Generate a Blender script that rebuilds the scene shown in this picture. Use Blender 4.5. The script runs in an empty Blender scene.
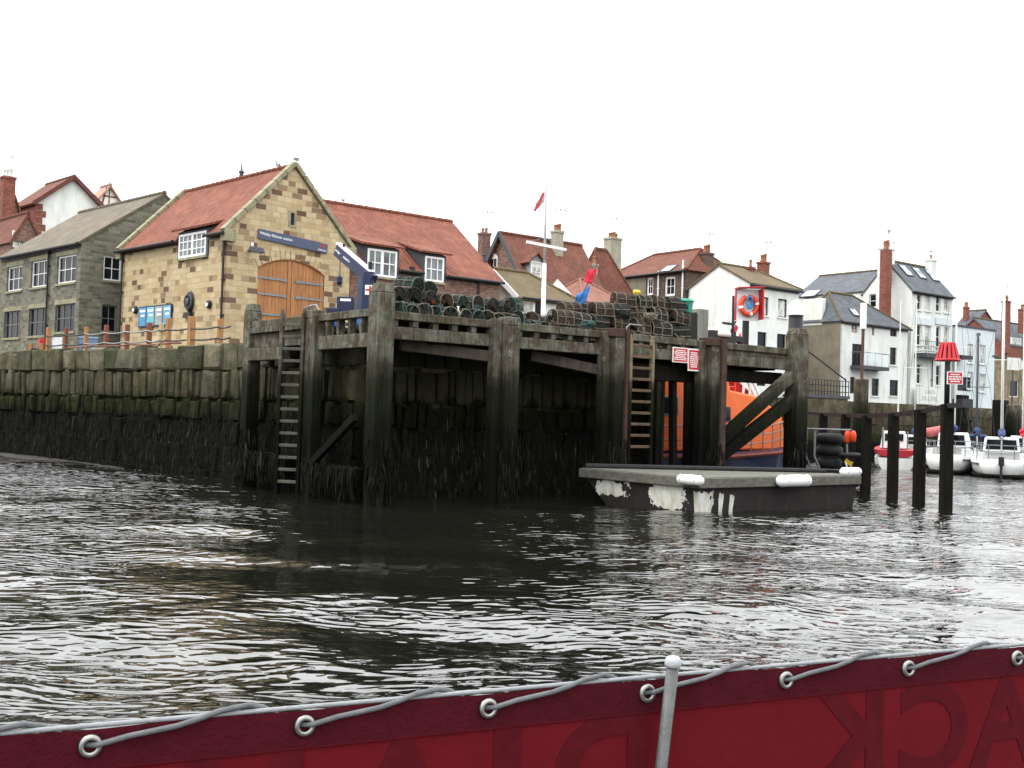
import bpy, bmesh, math, random
import numpy as np
from mathutils import Vector, Matrix
random.seed(11)
RND = random.Random(5)
SC = bpy.context.scene
COL = SC.collection
# ------------------------------------------------------------------ camera
FPX, CAMH = 1100.0, 2.4
PITCH, ROLL = math.radians(1.58), math.radians(1.72)
CR = Matrix.Rotation(math.pi/2+PITCH, 3, 'X') @ Matrix.Rotation(ROLL, 3, 'Z')
CP = Vector((0, 0, CAMH))
cam = bpy.data.cameras.new('camera')
cam.sensor_width = 36; cam.lens = FPX*36/1024; cam.clip_start = 0.05; cam.clip_end = 9000
co = bpy.data.objects.new('camera', cam); COL.objects.link(co)
co.matrix_world = Matrix.Translation(CP) @ CR.to_4x4()
SC.camera = co
def ray(px, py): return CR @ Vector(((px-512)/FPX, (384-py)/FPX, -1))
def at(px, py, Y):
    d = ray(px, py); return CP + d*(Y/d.y)
def onz(px, py, z):
    d = ray(px, py); return CP + d*((z-CAMH)/d.z)
# ------------------------------------------------------------------ nodes
def node(nt, t, inp=None, **props):
    n = nt.nodes.new(t)
    for k, v in props.items(): setattr(n, k, v)
    for k, v in (inp or {}).items():
        s = n.inputs[k]
        if isinstance(v, bpy.types.NodeSocket): nt.links.new(v, s)
        else: s.default_value = v
    return n
ALB = .84     # all surface colours scaled together against the exposure
def c4(c):
    k = ALB if max(c) <= 1 else 1
    return (c[0]*k, c[1]*k, c[2]*k, 1)
def mix(nt, fac, a, b, blend='MIX'):
    n = nt.nodes.new('ShaderNodeMix'); n.data_type = 'RGBA'; n.blend_type = blend
    for i, v in ((0, fac), (6, a), (7, b)):
        if isinstance(v, bpy.types.NodeSocket): nt.links.new(v, n.inputs[i])
        else: n.inputs[i].default_value = v if i == 0 else c4(v)
    return n.outputs[2]
def ramp(nt, fac, stops, interp='LINEAR'):
    n = nt.nodes.new('ShaderNodeValToRGB'); r = n.color_ramp; r.interpolation = interp
    while len(r.elements) < len(stops): r.elements.new(0.5)
    for e, (p, c) in zip(r.elements, stops):
        e.position = p; e.color = c4(c) if not isinstance(c, (int, float)) else (c, c, c, 1)
    nt.links.new(fac, n.inputs[0]); return n.outputs[0]
def noise(nt, vec, scale, detail=4, rough=.6):
    return node(nt, 'ShaderNodeTexNoise', {'Vector': vec, 'Scale': scale, 'Detail': detail, 'Roughness': rough}).outputs[0]
def scl(nt, vec, s):
    return node(nt, 'ShaderNodeVectorMath', {0: vec, 1: s}, operation='MULTIPLY').outputs[0]
def mth(nt, op, a, b=0.0, clamp=False):
    return node(nt, 'ShaderNodeMath', {0: a, 1: b}, operation=op, use_clamp=clamp).outputs[0]
def newmat(name, rough=.85, spec=.3):
    m = bpy.data.materials.new(name); m.use_nodes = True
    nt = m.node_tree; b = nt.nodes['Principled BSDF']
    b.inputs['Roughness'].default_value = rough
    b.inputs['Specular IOR Level'].default_value = spec
    return m, nt, b
def pos(nt): return node(nt, 'ShaderNodeNewGeometry').outputs['Position']
def uvn(nt): return node(nt, 'ShaderNodeUVMap').outputs[0]
def bump(nt, b, h, strength=.4, dist=.03):
    n = node(nt, 'ShaderNodeBump', {'Height': h, 'Strength': strength, 'Distance': dist})
    nt.links.new(n.outputs[0], b.inputs['Normal'])
def dk(c, k): return tuple(min(1, x*k) for x in c)
def M_var(name, c, var=.3, scale=2.5, rough=.8, spec=.3, bmp=.25, metal=0, stretch=(1, 1, 1), stain=None):
    m, nt, b = newmat(name, rough, spec)
    p = scl(nt, pos(nt), stretch)
    col = mix(nt, ramp(nt, noise(nt, p, scale, 6), [(.3, 0.), (.7, 1.)]), dk(c, 1-var), dk(c, 1+var*.7))
    if stain:
        p2 = scl(nt, pos(nt), (1.6, 1.6, .25))
        col = mix(nt, ramp(nt, noise(nt, p2, 1.3, 5), [(.5, 0.), (.75, .75)]), col, stain)
    nt.links.new(col, b.inputs['Base Color']); b.inputs['Metallic'].default_value = metal
    if bmp: bump(nt, b, noise(nt, p, scale*6, 4), bmp)
    return m
def M_brick(name, stops, mortar, bw, bh, ms=.012, rough=.9, dirt=(.08, .075, .06), dirtf=.45, bmp=.5):
    m, nt, b = newmat(name, rough, .2)
    uv = uvn(nt)
    wob = node(nt, 'ShaderNodeTexNoise', {'Vector': uv, 'Scale': 1.1})
    uv2 = node(nt, 'ShaderNodeVectorMath', {0: wob.outputs[1], 1: (bw*.07,)*3, 2: uv}, operation='MULTIPLY_ADD').outputs[0]
    br = node(nt, 'ShaderNodeTexBrick', {'Vector': uv2, 'Color1': (0, 0, 0, 1), 'Color2': (1, 1, 1, 1), 'Mortar': (.5, .5, .5, 1), 'Scale': 1.0,
              'Mortar Size': ms, 'Mortar Smooth': .3, 'Bias': 0, 'Brick Width': bw, 'Row Height': bh})
    br.offset_frequency = 2; br.squash = .7; br.squash_frequency = 3
    c = ramp(nt, br.outputs[0], stops)
    n1 = noise(nt, uv, 6, 6)
    c = mix(nt, .5, c, ramp(nt, n1, [(.25, .55), (.75, 1.)]), 'MULTIPLY')
    c = mix(nt, br.outputs[1], c, mortar)
    p2 = scl(nt, pos(nt), (.8, .8, .35))
    c = mix(nt, ramp(nt, noise(nt, p2, 1.2, 6), [(.5, 0.), (.8, dirtf)]), c, dirt)
    nt.links.new(c, b.inputs['Base Color'])
    h = mth(nt, 'ADD', mth(nt, 'MULTIPLY', br.outputs[1], -1.), mth(nt, 'MULTIPLY', n1, .7))
    bump(nt, b, h, bmp, .03)
    return m
def M_tile(name, c1, c2, moss, tw=.24, th=.30, mossf=.5, wave=True):
    m, nt, b = newmat(name, .85, .25)
    uv = uvn(nt)
    sx = node(nt, 'ShaderNodeSeparateXYZ', {0: uv})
    u, v = sx.outputs[0], sx.outputs[1]
    fu = mth(nt, 'DIVIDE', u, tw); fv = mth(nt, 'DIVIDE', v, th)
    iu = mth(nt, 'FLOOR', fu); iv = mth(nt, 'FLOOR', fv)
    cell = node(nt, 'ShaderNodeCombineXYZ', {0: iu, 1: iv})
    wn = node(nt, 'ShaderNodeTexWhiteNoise', {'Vector': cell.outputs[0]}).outputs[0]
    c = mix(nt, wn, c1, c2)
    big = noise(nt, uv, .8, 6)
    c = mix(nt, ramp(nt, big, [(.35, 0.), (.7, .55)]), c, dk(c1, .5))
    c = mix(nt, ramp(nt, noise(nt, uv, 2.2, 8, .75), [(.5, 0.), (.75, mossf)]), c, moss)
    fr = mth(nt, 'FRACT', fv)
    if wave:
        wv = mth(nt, 'ABSOLUTE', mth(nt, 'SINE', mth(nt, 'MULTIPLY', fu, math.pi)))
        h = mth(nt, 'ADD', mth(nt, 'MULTIPLY', wv, .8), mth(nt, 'MULTIPLY', fr, -.5))
        bump(nt, b, h, .9, .07)
    else:
        gap = mth(nt, 'LESS_THAN', mth(nt, 'FRACT', fu), .06)
        h = mth(nt, 'ADD', mth(nt, 'MULTIPLY', fr, -.6), mth(nt, 'MULTIPLY', gap, -.4))
        bump(nt, b, h, .6, .03)
    nt.links.new(c, b.inputs['Base Color'])
    return m
def M_timber(name, top=(.175, .17, .135), mid=(.050, .046, .033), brown=(.075, .054, .037)):
    m, nt, b = newmat(name, .92, .06)
    P = pos(nt)
    g = noise(nt, scl(nt, P, (11, 11, .8)), 1.6, 8, .75)
    blot = noise(nt, P, 1.1, 5)
    sep = node(nt, 'ShaderNodeSeparateXYZ', {0: P})
    z = mth(nt, 'ADD', sep.outputs[2], mth(nt, 'MULTIPLY', mth(nt, 'SUBTRACT', blot, .5), 1.6))
    z = mth(nt, 'ADD', z, mth(nt, 'MULTIPLY', mth(nt, 'SUBTRACT', noise(nt, scl(nt, P, (6, 6, .5)), 1.5), .5), .9))
    zf = node(nt, 'ShaderNodeMapRange', {0: z, 1: .5, 2: 5.0}).outputs[0]
    base = ramp(nt, zf, [(.30, (.006, .006, .005)), (.44, (.011, .014, .006)), (.58, (.020, .021, .013)), (.67, mid), (.75, dk(top, .8)), (.85, top)])
    dry = mix(nt, ramp(nt, noise(nt, scl(nt, P, (1, 1, .7)), 2.0, 8, .7), [(.40, 0.), (.56, .9)]), base, brown)
    dry = mix(nt, ramp(nt, noise(nt, P, 3.1, 7, .7), [(.55, 0.), (.68, .8)]), dry, (.26, .265, .235))
    dry = mix(nt, ramp(nt, noise(nt, P, 1.7, 6), [(.52, 0.), (.68, .75)]), dry, (.075, .085, .045))
    base = mix(nt, ramp(nt, zf, [(.66, 0.), (.78, 1.)]), base, dry)
    c = mix(nt, .85, base, ramp(nt, g, [(.32, .18), (.5, .8), (.72, 1.3)]), 'MULTIPLY')
    nt.links.new(c, b.inputs['Base Color'])
    bump(nt, b, g, .8, .03)
    return m
def M_wallstone(name, dry, zmoss=2.25, mk=1.0):
    m, nt, b = newmat(name, .95, .04)
    P = pos(nt); geo = node(nt, 'ShaderNodeNewGeometry')
    rnd = geo.outputs['Random Per Island']
    n1 = noise(nt, P, 2.2, 8, .7)
    sep = node(nt, 'ShaderNodeSeparateXYZ', {0: P})
    z = mth(nt, 'ADD', sep.outputs[2], mth(nt, 'MULTIPLY', mth(nt, 'SUBTRACT', noise(nt, scl(nt, P, (1.6, 1.6, .5)), 1.3, 7, .7), .5), 1.5))
    c = ramp(nt, rnd, [(0, dk(dry, .62)), (.3, dk(dry, .9)), (.55, (dry[0]*1.05, dry[1]*.95, dry[2]*.8)), (.8, dk(dry, 1.25)), (1, (dry[0]*.85, dry[1]*.72, dry[2]*.6))])
    c = mix(nt, .75, c, ramp(nt, n1, [(.3, .35), (.7, 1.15)]), 'MULTIPLY')
    c = mix(nt, ramp(nt, noise(nt, P, .9, 6), [(.42, 0.), (.62, .75)]), c, (.045, .055, .025))
    zf = node(nt, 'ShaderNodeMapRange', {0: z, 1: 1.0, 2: 4.6}).outputs[0]
    k = lambda h: (h-1.0)/3.6
    mid = mix(nt, ramp(nt, zf, [(k(2.6), .80), (k(3.75), .35), (k(4.1), 0.)]), c, (.040, .036, .022))
    mossy = mix(nt, ramp(nt, zf, [(k(zmoss+.35), 1.), (k(zmoss+.6), 0.)]), mid, mix(nt, ramp(nt, noise(nt, P, 1.4, 5), [(.35, 0.), (.65, 1.)]), dk((.012, .014, .006), mk), dk((.030, .036, .015), mk)))
    low = mix(nt, ramp(nt, zf, [(k(zmoss-.4), 1.), (k(zmoss+.1), 0.)]), mossy, mix(nt, n1, (.004, .004, .0035), (.010, .009, .007)))
    nt.links.new(low, b.inputs['Base Color'])
    bump(nt, b, noise(nt, P, 4, 9, .72), 1.0, .12)
    return m
# ------------------------------------------------------------------ mesh builder
class MB:
    def __init__(s): s.bm = bmesh.new()
    def v(s, p): return s.bm.verts.new(p)
    def poly(s, pts):
        return s.bm.faces.new([s.v(p) for p in pts])
    def hexa(s, a, b):
        A = [s.v(p) for p in a]; B = [s.v(p) for p in b]; n = len(A)
        s.bm.faces.new(A[::-1]); s.bm.faces.new(B)
        for i in range(n): s.bm.faces.new((A[i], A[(i+1) % n], B[(i+1) % n], B[i]))
    def box(s, x0, x1, y0, y1, z0, z1, top=1.0):
        cx, cy = (x0+x1)/2, (y0+y1)/2
        a = [(x0, y0, z0), (x1, y0, z0), (x1, y1, z0), (x0, y1, z0)]
        b = [(cx+(x-cx)*top, cy+(y-cy)*top, z1) for x, y, z in a]
        s.hexa(a, b)
    def frame(s, p, q, up=None):
        p, q = Vector(p), Vector(q); d = (q-p).normalized()
        u = Vector(up) if up else (Vector((0, 0, 1)) if abs(d.z) < .95 else Vector((1, 0, 0)))
        x = d.cross(u).normalized(); y = x.cross(d).normalized()
        return p, q, x, y
    def bar(s, p, q, w, h=None, up=None):
        h = h or w; p, q, x, y = s.frame(p, q, up)
        f = lambda c: [c-x*w/2-y*h/2, c+x*w/2-y*h/2, c+x*w/2+y*h/2, c-x*w/2+y*h/2]
        s.hexa(f(p), f(q))
    def cyl(s, p, q, r1, r2=None, n=10):
        r2 = r1 if r2 is None else r2; p, q, x, y = s.frame(p, q)
        f = lambda c, r: [c+x*r*math.cos(2*math.pi*i/n)+y*r*math.sin(2*math.pi*i/n) for i in range(n)]
        s.hexa(f(p, r1), f(q, r2))
    def tube(s, pts, r, n=6, closed=False, taper=None):
        pts = [Vector(p) for p in pts]; N = len(pts); rings = []
        prev = None
        for i, p in enumerate(pts):
            if closed: d = pts[(i+1) % N]-pts[i-1]
            else: d = pts[min(i+1, N-1)]-pts[max(i-1, 0)]
            d.normalize()
            if prev is None:
                u = Vector((0, 0, 1)) if abs(d.z) < .9 else Vector((1, 0, 0))
                x = d.cross(u).normalized()
            else:
                x = (prev-d*prev.dot(d)).normalized()
            prev = x; y = x.cross(d)
            rr = r if taper is None else r*taper[i]
            rings.append([s.v(p+x*rr*math.cos(2*math.pi*k/n)+y*rr*math.sin(2*math.pi*k/n)) for k in range(n)])
        M = N if closed else N-1
        for i in range(M):
            A, B = rings[i], rings[(i+1) % N]
            for k in range(n): s.bm.faces.new((A[k], A[(k+1) % n], B[(k+1) % n], B[k]))
        if not closed:
            s.bm.faces.new(rings[0][::-1]); s.bm.faces.new(rings[-1])
    def lathe(s, c, prof, n=16, ax='z'):
        c = Vector(c); rings = []
        for r, h in prof:
            ring = []
            for k in range(n):
                a = 2*math.pi*k/n
                v = Vector((r*math.cos(a), r*math.sin(a), h))
                if ax == 'x': v = Vector((v.z, v.x, v.y))
                if ax == 'y': v = Vector((v.x, v.z, v.y))
                ring.append(s.v(c+v))
            rings.append(ring)
        for A, B in zip(rings, rings[1:]):
            for k in range(n): s.bm.faces.new((A[k], A[(k+1) % n], B[(k+1) % n], B[k]))
        s.bm.faces.new(rings[0][::-1]); s.bm.faces.new(rings[-1])
    def torus(s, c, R, r, N=24, n=8, ax=(0, 1, 0), a0=0, a1=2*math.pi):
        ax = Vector(ax).normalized(); u = Vector((0, 0, 1)) if abs(ax.z) < .9 else Vector((1, 0, 0))
        x = ax.cross(u).normalized(); y = x.cross(ax); c = Vector(c)
        full = a1-a0 > 6.28
        m = N if full else N+1
        s.tube([c+x*R*math.cos(a0+(a1-a0)*i/N)+y*R*math.sin(a0+(a1-a0)*i/N) for i in range(m)], r, n, full)
    def slab(s, pts, th):
        P = [Vector(p) for p in pts]; nn = (P[1]-P[0]).cross(P[2]-P[0]).normalized()
        if nn.z < 0: nn = -nn
        s.hexa([p-nn*th for p in P], P)
    def extr(s, pts, d):
        d = Vector(d); s.hexa([Vector(p) for p in pts], [Vector(p)+d for p in pts])
    def build(s, name, mat, parent=None, smooth=False, bevel=0, recalc=True, jitter=0):
        bm = s.bm
        if jitter:
            for v in bm.verts: v.co += Vector((RND.uniform(-1, 1), RND.uniform(-1, 1), RND.uniform(-1, 1)))*jitter
        if recalc: bmesh.ops.recalc_face_normals(bm, faces=bm.faces[:])
        bm.normal_update()
        uvl = bm.loops.layers.uv.new('UVMap')
        Z = Vector((0, 0, 1))
        for f in bm.faces:
            n = f.normal
            t = Vector((1, 0, 0)) if abs(n.z) > .98 else Z.cross(n).normalized()
            bb = n.cross(t)
            for l in f.loops: l[uvl].uv = (l.vert.co.dot(t), l.vert.co.dot(bb))
            f.smooth = smooth
        me = bpy.data.meshes.new(name); bm.to_mesh(me); bm.free()
        o = bpy.data.objects.new(name, me); COL.objects.link(o)
        if mat: me.materials.append(mat)
        if parent: o.parent = parent
        if bevel:
            md = o.modifiers.new('bevel', 'BEVEL'); md.width = bevel; md.segments = 2; md.limit_method = 'ANGLE'
        return o
def tag(o, label, cat, group=None):
    o['label'] = label; o['category'] = cat
    if group: o['group'] = group
    return o
def thing(name, label, cat, loc=(0, 0, 0), rz=0, group=None):
    o = bpy.data.objects.new(name, None); COL.objects.link(o)
    o.empty_display_size = .3
    o.location = loc; o.rotation_euler = (0, 0, rz)
    return tag(o, label, cat, group)
def copy_tree(o, parent=None):
    c = o.copy(); COL.objects.link(c)
    if parent: c.parent = parent
    for ch in o.children: copy_tree(ch, c)
    return c
def text_mesh(body, width, name, mat, parent, mirror=False, depth=.004, height=None, bold=0.0):
    cu = bpy.data.curves.new('txt', 'FONT'); cu.body = body; cu.align_x = 'CENTER'; cu.align_y = 'CENTER'; cu.extrude = .02
    cu.resolution_u = 4; cu.offset = bold
    o = bpy.data.objects.new('txt', cu); COL.objects.link(o)
    dg = bpy.context.evaluated_depsgraph_get()
    me = bpy.data.meshes.new_from_object(o.evaluated_get(dg))
    bpy.data.objects.remove(o); bpy.data.curves.remove(cu)
    xs = [v.co.x for v in me.vertices]; ys = [v.co.y for v in me.vertices]
    w = max(xs)-min(xs); h = max(ys)-min(ys); cx = (max(xs)+min(xs))/2; cy = (max(ys)+min(ys))/2
    kx = width/w; ky = (height/h) if height else kx
    for v in me.vertices:
        v.co.x = (v.co.x-cx)*kx*(-1 if mirror else 1); v.co.y = (v.co.y-cy)*ky; v.co.z = v.co.z/.02*depth
    if mirror: me.flip_normals()
    me.name = name; me.materials.append(mat)
    t = bpy.data.objects.new(name, me); COL.objects.link(t); t.parent = parent
    return t
# ------------------------------------------------------------------ materials
TIMBER = M_timber('weathered_timber')
RUST = M_var('rusty_steel', (.055, .028, .020), .5, 4, .85, stain=(.05, .02, .015))
WALLST = M_wallstone('quay_stone', (.195, .185, .135))
DAMPSHADE = M_wallstone('damp_shaded_quay_stone', (.034, .030, .022), 2.25, .45)  # damp stone and moss, colour darkened further to paint in under-deck shade
FARST = M_wallstone('far_quay_stone', (.25, .21, .155), 1.3)
SAND = M_brick('sandstone_blocks', [(0, (.12, .07, .045)), (.07, (.18, .11, .07)), (.12, (.27, .185, .11)), (.24, (.42, .315, .172)), (.50, (.53, .42, .247)), (.75, (.47, .37, .218)), (1, (.58, .475, .30))], (.35, .28, .185), .52, .245, .013, dirtf=.35)
GREYST = M_brick('grey_rubble_stone', [(0, (.10, .10, .075)), (.5, (.17, .165, .125)), (1, (.25, .235, .175))], (.17, .165, .13), .42, .16, .014)
BRICKB = M_brick('brown_brick', [(0, (.11, .055, .04)), (.5, (.20, .105, .08)), (1, (.29, .165, .125))], (.22, .17, .14), .225, .078, .009)
BRICKR = M_brick('red_brick', [(0, (.16, .04, .03)), (.5, (.25, .07, .05)), (1, (.32, .11, .075))], (.22, .13, .10), .225, .078, .008)
BRICKD = M_brick('dark_brown_brick', [(0, (.075, .05, .038)), (.5, (.12, .082, .062)), (1, (.16, .115, .085))], (.13, .10, .08), .225, .078, .008)
STONEY = M_brick('buff_stone', [(0, (.20, .16, .10)), (.5, (.30, .235, .15)), (1, (.36, .29, .19))], (.25, .2, .14), .5, .25, .012)
PANTILE = M_tile('red_pantiles', (.18, .054, .032), (.25, .088, .052), (.085, .06, .036), mossf=.55)
PANTILE2 = M_tile('dull_red_tiles', (.135, .046, .030), (.20, .072, .047), (.085, .065, .032), .2, .22, .7, True)
PANTILE3 = M_tile('pink_red_tiles', (.25, .105, .08), (.30, .135, .10), (.16, .12, .07), .2, .22, .3, True)
MOSSTILE = M_tile('mossy_tiles', (.12, .09, .05), (.15, .11, .06), (.085, .085, .03), .25, .25, .8, False)
STONETILE = M_tile('brown_stone_slates', (.115, .093, .066), (.165, .137, .098), (.08, .076, .044), .3, .28, .6, False)
SLATE = M_tile('grey_slates', (.085, .095, .11), (.125, .135, .15), (.10, .10, .09), .28, .22, .3, False)
WHITE = M_var('white_render', (.72, .745, .71), .09, 1.2, .8, stain=(.52, .53, .47))
CREAM = M_var('cream_render', (.70, .71, .66), .06, 1.2, .8, stain=(.58, .58, .52))
PALEBL = M_var('pale_blue_render', (.62, .68, .69), .06, 1.2, .8)
RENDER = M_var('brown_grey_render', (.20, .175, .13), .25, 1.0, .9, stain=(.13, .11, .08))
COPING = M_var('coping_stone', (.27, .255, .165), .3, 3, .9, stain=(.16, .16, .09))
WPAINT = M_var('white_paint', (.80, .81, .80), .05, 3, .5, bmp=0)
BLACKP = M_var('black_paint', (.012, .012, .014), .3, 3, .55, bmp=0)
DKGREY = M_var('dark_grey_lead', (.06, .065, .075), .2, 3, .7)
NAVY = M_var('navy_paint', (.012, .018, .06), .3, 3, .45, bmp=0)
SIGNBL = M_var('blue_grey_sign_board', (.055, .075, .13), .1, 3, .5, bmp=0)
DOORW = M_var('varnished_oak', (.36, .16, .055), .45, 5, .55, stretch=(5, 5, .35), stain=(.22, .085, .03))
FENCEW = M_var('orange_fence_timber', (.34, .17, .065), .35, 5, .7, stretch=(4, 4, .4))
FENCER = M_var('red_brown_fence_timber', (.17, .055, .028), .35, 5, .7, stretch=(4, 4, .4))
PALEW = M_var('pale_new_timber', (.40, .31, .20), .3, 5, .8, stretch=(4, 4, .5), stain=(.2, .13, .08))
GALV = M_var('galvanised_steel', (.2, .21, .215), .3, 9, .5, metal=.4, bmp=0)
REDP = M_var('red_paint', (.50, .018, .024), .12, 4, .45, bmp=0)
ORANGE = M_var('orange_paint', (.80, .145, .018), .08, 2, .4, bmp=0)
ORANGE2 = M_var('orange_red_plastic', (.72, .07, .02), .1, 4, .45, bmp=0)
EYELET = M_var('dull_brass_eyelet', (.30, .30, .28), .25, 60, .32, metal=1., bmp=0)
BLUEF = M_var('blue_cloth', (.03, .17, .50), .3, 6, .8)
REDF = M_var('red_cloth', (.62, .015, .04), .2, 6, .8)
RUBBER = M_var('black_rubber', (.012, .012, .012), .4, 5, .75)
HULLDK = M_var('weedy_dark_hull', (.022, .02, .02), .5, 3, .8, stain=(.06, .045, .04))
FASCIA = M_var('weathered_grey_fascia', (.11, .105, .088), .4, 5, .85, stretch=(1, 1, 2), stain=(.09, .07, .055))
DECKPL = M_var('pontoon_deck', (.115, .115, .095), .35, 4, .85)
ROPE = M_var('grey_rope', (.12, .125, .13), .25, 40, .9)
TURQ = M_var('turquoise_twine', (.05, .11, .10), .3, 9, .85)
POTFRAME = M_var('rusty_pot_frame', (.15, .13, .10), .5, 9, .9)
POTPALE = M_var('pale_pot_bars', (.19, .17, .125), .4, 9, .9)
NETDK = M_var('dark_netting', (.020, .021, .016), .5, 9, .95)
NETGR = M_var('green_netting', (.018, .024, .018), .5, 9, .95)
NETBR = M_var('brown_netting', (.042, .027, .016), .5, 9, .95)
POTRED = M_var('terracotta_pots', (.33, .16, .09), .25, 5, .85)
POTGR = M_var('buff_chimney', (.33, .31, .24), .25, 2, .9, stain=(.2, .19, .13))
YELLOW = M_var('yellow_plastic', (.6, .42, .03), .1, 4, .5, bmp=0)
TURQP = M_var('green_plastic', (.02, .24, .17), .15, 5, .5, bmp=0)
def glass(name, c, rough=.08):
    m, nt, b = newmat(name, rough, .28)
    P = pos(nt)
    col = mix(nt, ramp(nt, noise(nt, scl(nt, P, (1.2, 1.2, .9)), 1.4, 2), [(.4, 0.), (.6, 1.)]), dk(c, .55), dk(c, 1.5))
    nt.links.new(col, b.inputs['Base Color']); return m
GLDARK = glass('dark_window_glass', (.010, .012, .016))
GLDARK.node_tree.nodes['Principled BSDF'].inputs['Specular IOR Level'].default_value = .12
DULLFR = M_var('dull_grey_window_frame', (.17, .175, .16), .2, 4, .7, bmp=0)
GLMID = glass('curtained_glass', (.13, .15, .16))
GLPALE = glass('blinds_behind_glass', (.42, .43, .38))
GLSKY = glass('skylight_glass', (.35, .42, .48), .03)
# ------------------------------------------------------------------ houses
class House:
    def __init__(s, name, label, cpx, epy, D, ang, lpx, rpx, base=4.05, W=None, L=None, cat='house', group=None):
        s.C = at(cpx, epy, D); s.base = base; s.ang = math.radians(ang)
        s.e = Vector((math.cos(s.ang), math.sin(s.ang), 0)); s.u = Vector((-math.sin(s.ang), math.cos(s.ang), 0))
        s.he = s.C.z-base
        s.O = Vector((s.C.x, s.C.y, base))
        def solve(px, d):
            r = ray(px, epy); k = r.x/r.y
            return (k*s.C.y-s.C.x)/(d.x-k*d.y)
        s.W = W or solve(rpx, s.e); s.L = L or solve(lpx, s.u)
        s.root = thing(name, label, cat, s.O, s.ang, group)
        s.holes = {'F': [], 'S': []}; s.cuts = []
        print('HOUSE %-22s W %.1f L %.1f eave %.1f' % (name, s.W, s.L, s.he))
    def uv(s, f, px, py, off=0.0):
        r = ray(px, py); n = s.u if f == 'F' else s.e
        o = s.O+n*off
        t = (o-CP).dot(n)/r.dot(n); p = CP+r*t-s.O
        return (p.dot(s.e) if f == 'F' else p.dot(s.u)), p.z
    def rect(s, f, b, off=0.0):
        xm, ym = (b[0]+b[2])/2, (b[1]+b[3])/2
        a0, a1 = s.uv(f, b[0], ym, off)[0], s.uv(f, b[2], ym, off)[0]
        return min(a0, a1), max(a0, a1), s.uv(f, xm, b[3], off)[1], s.uv(f, xm, b[1], off)[1]
    def P(s, f, a, d, z):      # local point: a along the face, d into the building
        return Vector((a, d, z)) if f == 'F' else Vector((d, a, z))
    def fbox(s, mb, f, a0, a1, d0, d1, z0, z1):
        if f == 'F': mb.box(a0, a1, d0, d1, z0, z1)
        else: mb.box(d0, d1, a0, a1, z0, z1)
    def sash(s, f, a0, a1, z0, z1, d, nx, ny, fm, gm, parent, name='window', fw=.07, bw=.035, mids=()):
        mb = MB()
        s.fbox(mb, f, a0, a0+fw, d-.03, d+.05, z0, z1); s.fbox(mb, f, a1-fw, a1, d-.03, d+.05, z0, z1)
        s.fbox(mb, f, a0+fw, a1-fw, d-.028, d+.05, z0, z0+fw); s.fbox(mb, f, a0+fw, a1-fw, d-.028, d+.05, z1-fw, z1)
        for i in range(1, nx):
            a = a0+(a1-a0)*i/nx; w = fw*.8 if i in mids else bw/2
            s.fbox(mb, f, a-w, a+w, d-.02, d+.04, z0+fw, z1-fw)
        for i in range(1, ny):
            z = z0+(z1-z0)*i/ny; s.fbox(mb, f, a0+fw, a1-fw, d-.015, d+.035, z-bw/2, z+bw/2)
        w = mb.build(name, fm, parent)
        g = MB(); s.fbox(g, f, a0+.02, a1-.02, d+.012, d+.03, z0+.02, z1-.02)
        g.build('pane', gm, w if name == 'window' else parent)
        return w
    def window(s, f, b, nx=2, ny=2, fm=None, gm=None, sill=None, mids=(), lintel=None, fw=.07, rec=.12):
        a0, a1, z0, z1 = s.rect(f, b)
        s.holes[f].append((a0, a1, z0, z1, rec+.06))
        w = s.sash(f, a0, a1, z0, z1, rec, nx, ny, fm or WPAINT, gm or GLDARK, s.root, mids=mids, fw=fw)
        if sill:
            mb = MB(); s.fbox(mb, f, a0-.08, a1+.08, -.08, .06, z0-.1, z0+.004); mb.build('sill', sill, w)
        if lintel:
            mb = MB(); s.fbox(mb, f, a0-.12, a1+.12, -.012, .06, z1-.003, z1+.22); mb.build('lintel', lintel, w)
        return w
    def opening_grid(s, mb, f, L, z1):
        H = [h for h in s.holes[f]]
        A = sorted({0, L, *[x for h in H for x in h[:2] if 0 < x < L]}); Z = sorted({0, z1, *[x for h in H for x in h[2:4] if 0 < x < z1]})
        for a, b in zip(A, A[1:]):
            for c, d in zip(Z, Z[1:]):
                m, n = (a+b)/2, (c+d)/2
                if any(h[0] < m < h[1] and h[2] < n < h[3] for h in H): continue
                mb.poly([s.P(f, a, 0, c), s.P(f, b, 0, c), s.P(f, b, 0, d), s.P(f, a, 0, d)])
        for a0, a1, z0, zz, r in H:
            zz = min(zz, z1); P = s.P
            for p, q in (((a0, z0), (a1, z0)), ((a1, z0), (a1, zz)), ((a1, zz), (a0, zz)), ((a0, zz), (a0, z0))):
                mb.poly([P(f, p[0], 0, p[1]), P(f, q[0], 0, q[1]), P(f, q[0], r, q[1]), P(f, p[0], r, p[1])])
    def walls(s, mF, mS=None, ridge=None, rise=0):
        """ridge 'y': gable on F; 'x': gable on S; None: hip"""
        W, L, h = s.W, s.L, s.he
        s.ridge = ridge; s.rise = rise
        mb = MB(); s.opening_grid(mb, 'F', W, h)
        mb.poly([(W, 0, 0), (W, L, 0), (W, L, h), (W, 0, h)])
        if ridge == 'y':
            mb.poly([(0, 0, h), (W, 0, h), (W/2, 0, h+rise)]); mb.poly([(0, L, h), (W, L, h), (W/2, L, h+rise)])
        if ridge == 'x': mb.poly([(W, 0, h), (W, L, h), (W, L/2, h+rise)])
        mb2 = MB() if mS else mb
        s.opening_grid(mb2, 'S', L, h)
        mb2.poly([(0, L, 0), (W, L, 0), (W, L, h), (0, L, h)])
        if ridge == 'x': mb2.poly([(0, 0, h), (0, L, h), (0, L/2, h+rise)])
        bmesh.ops.remove_doubles(mb.bm, verts=mb.bm.verts[:], dist=.0005)
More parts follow.
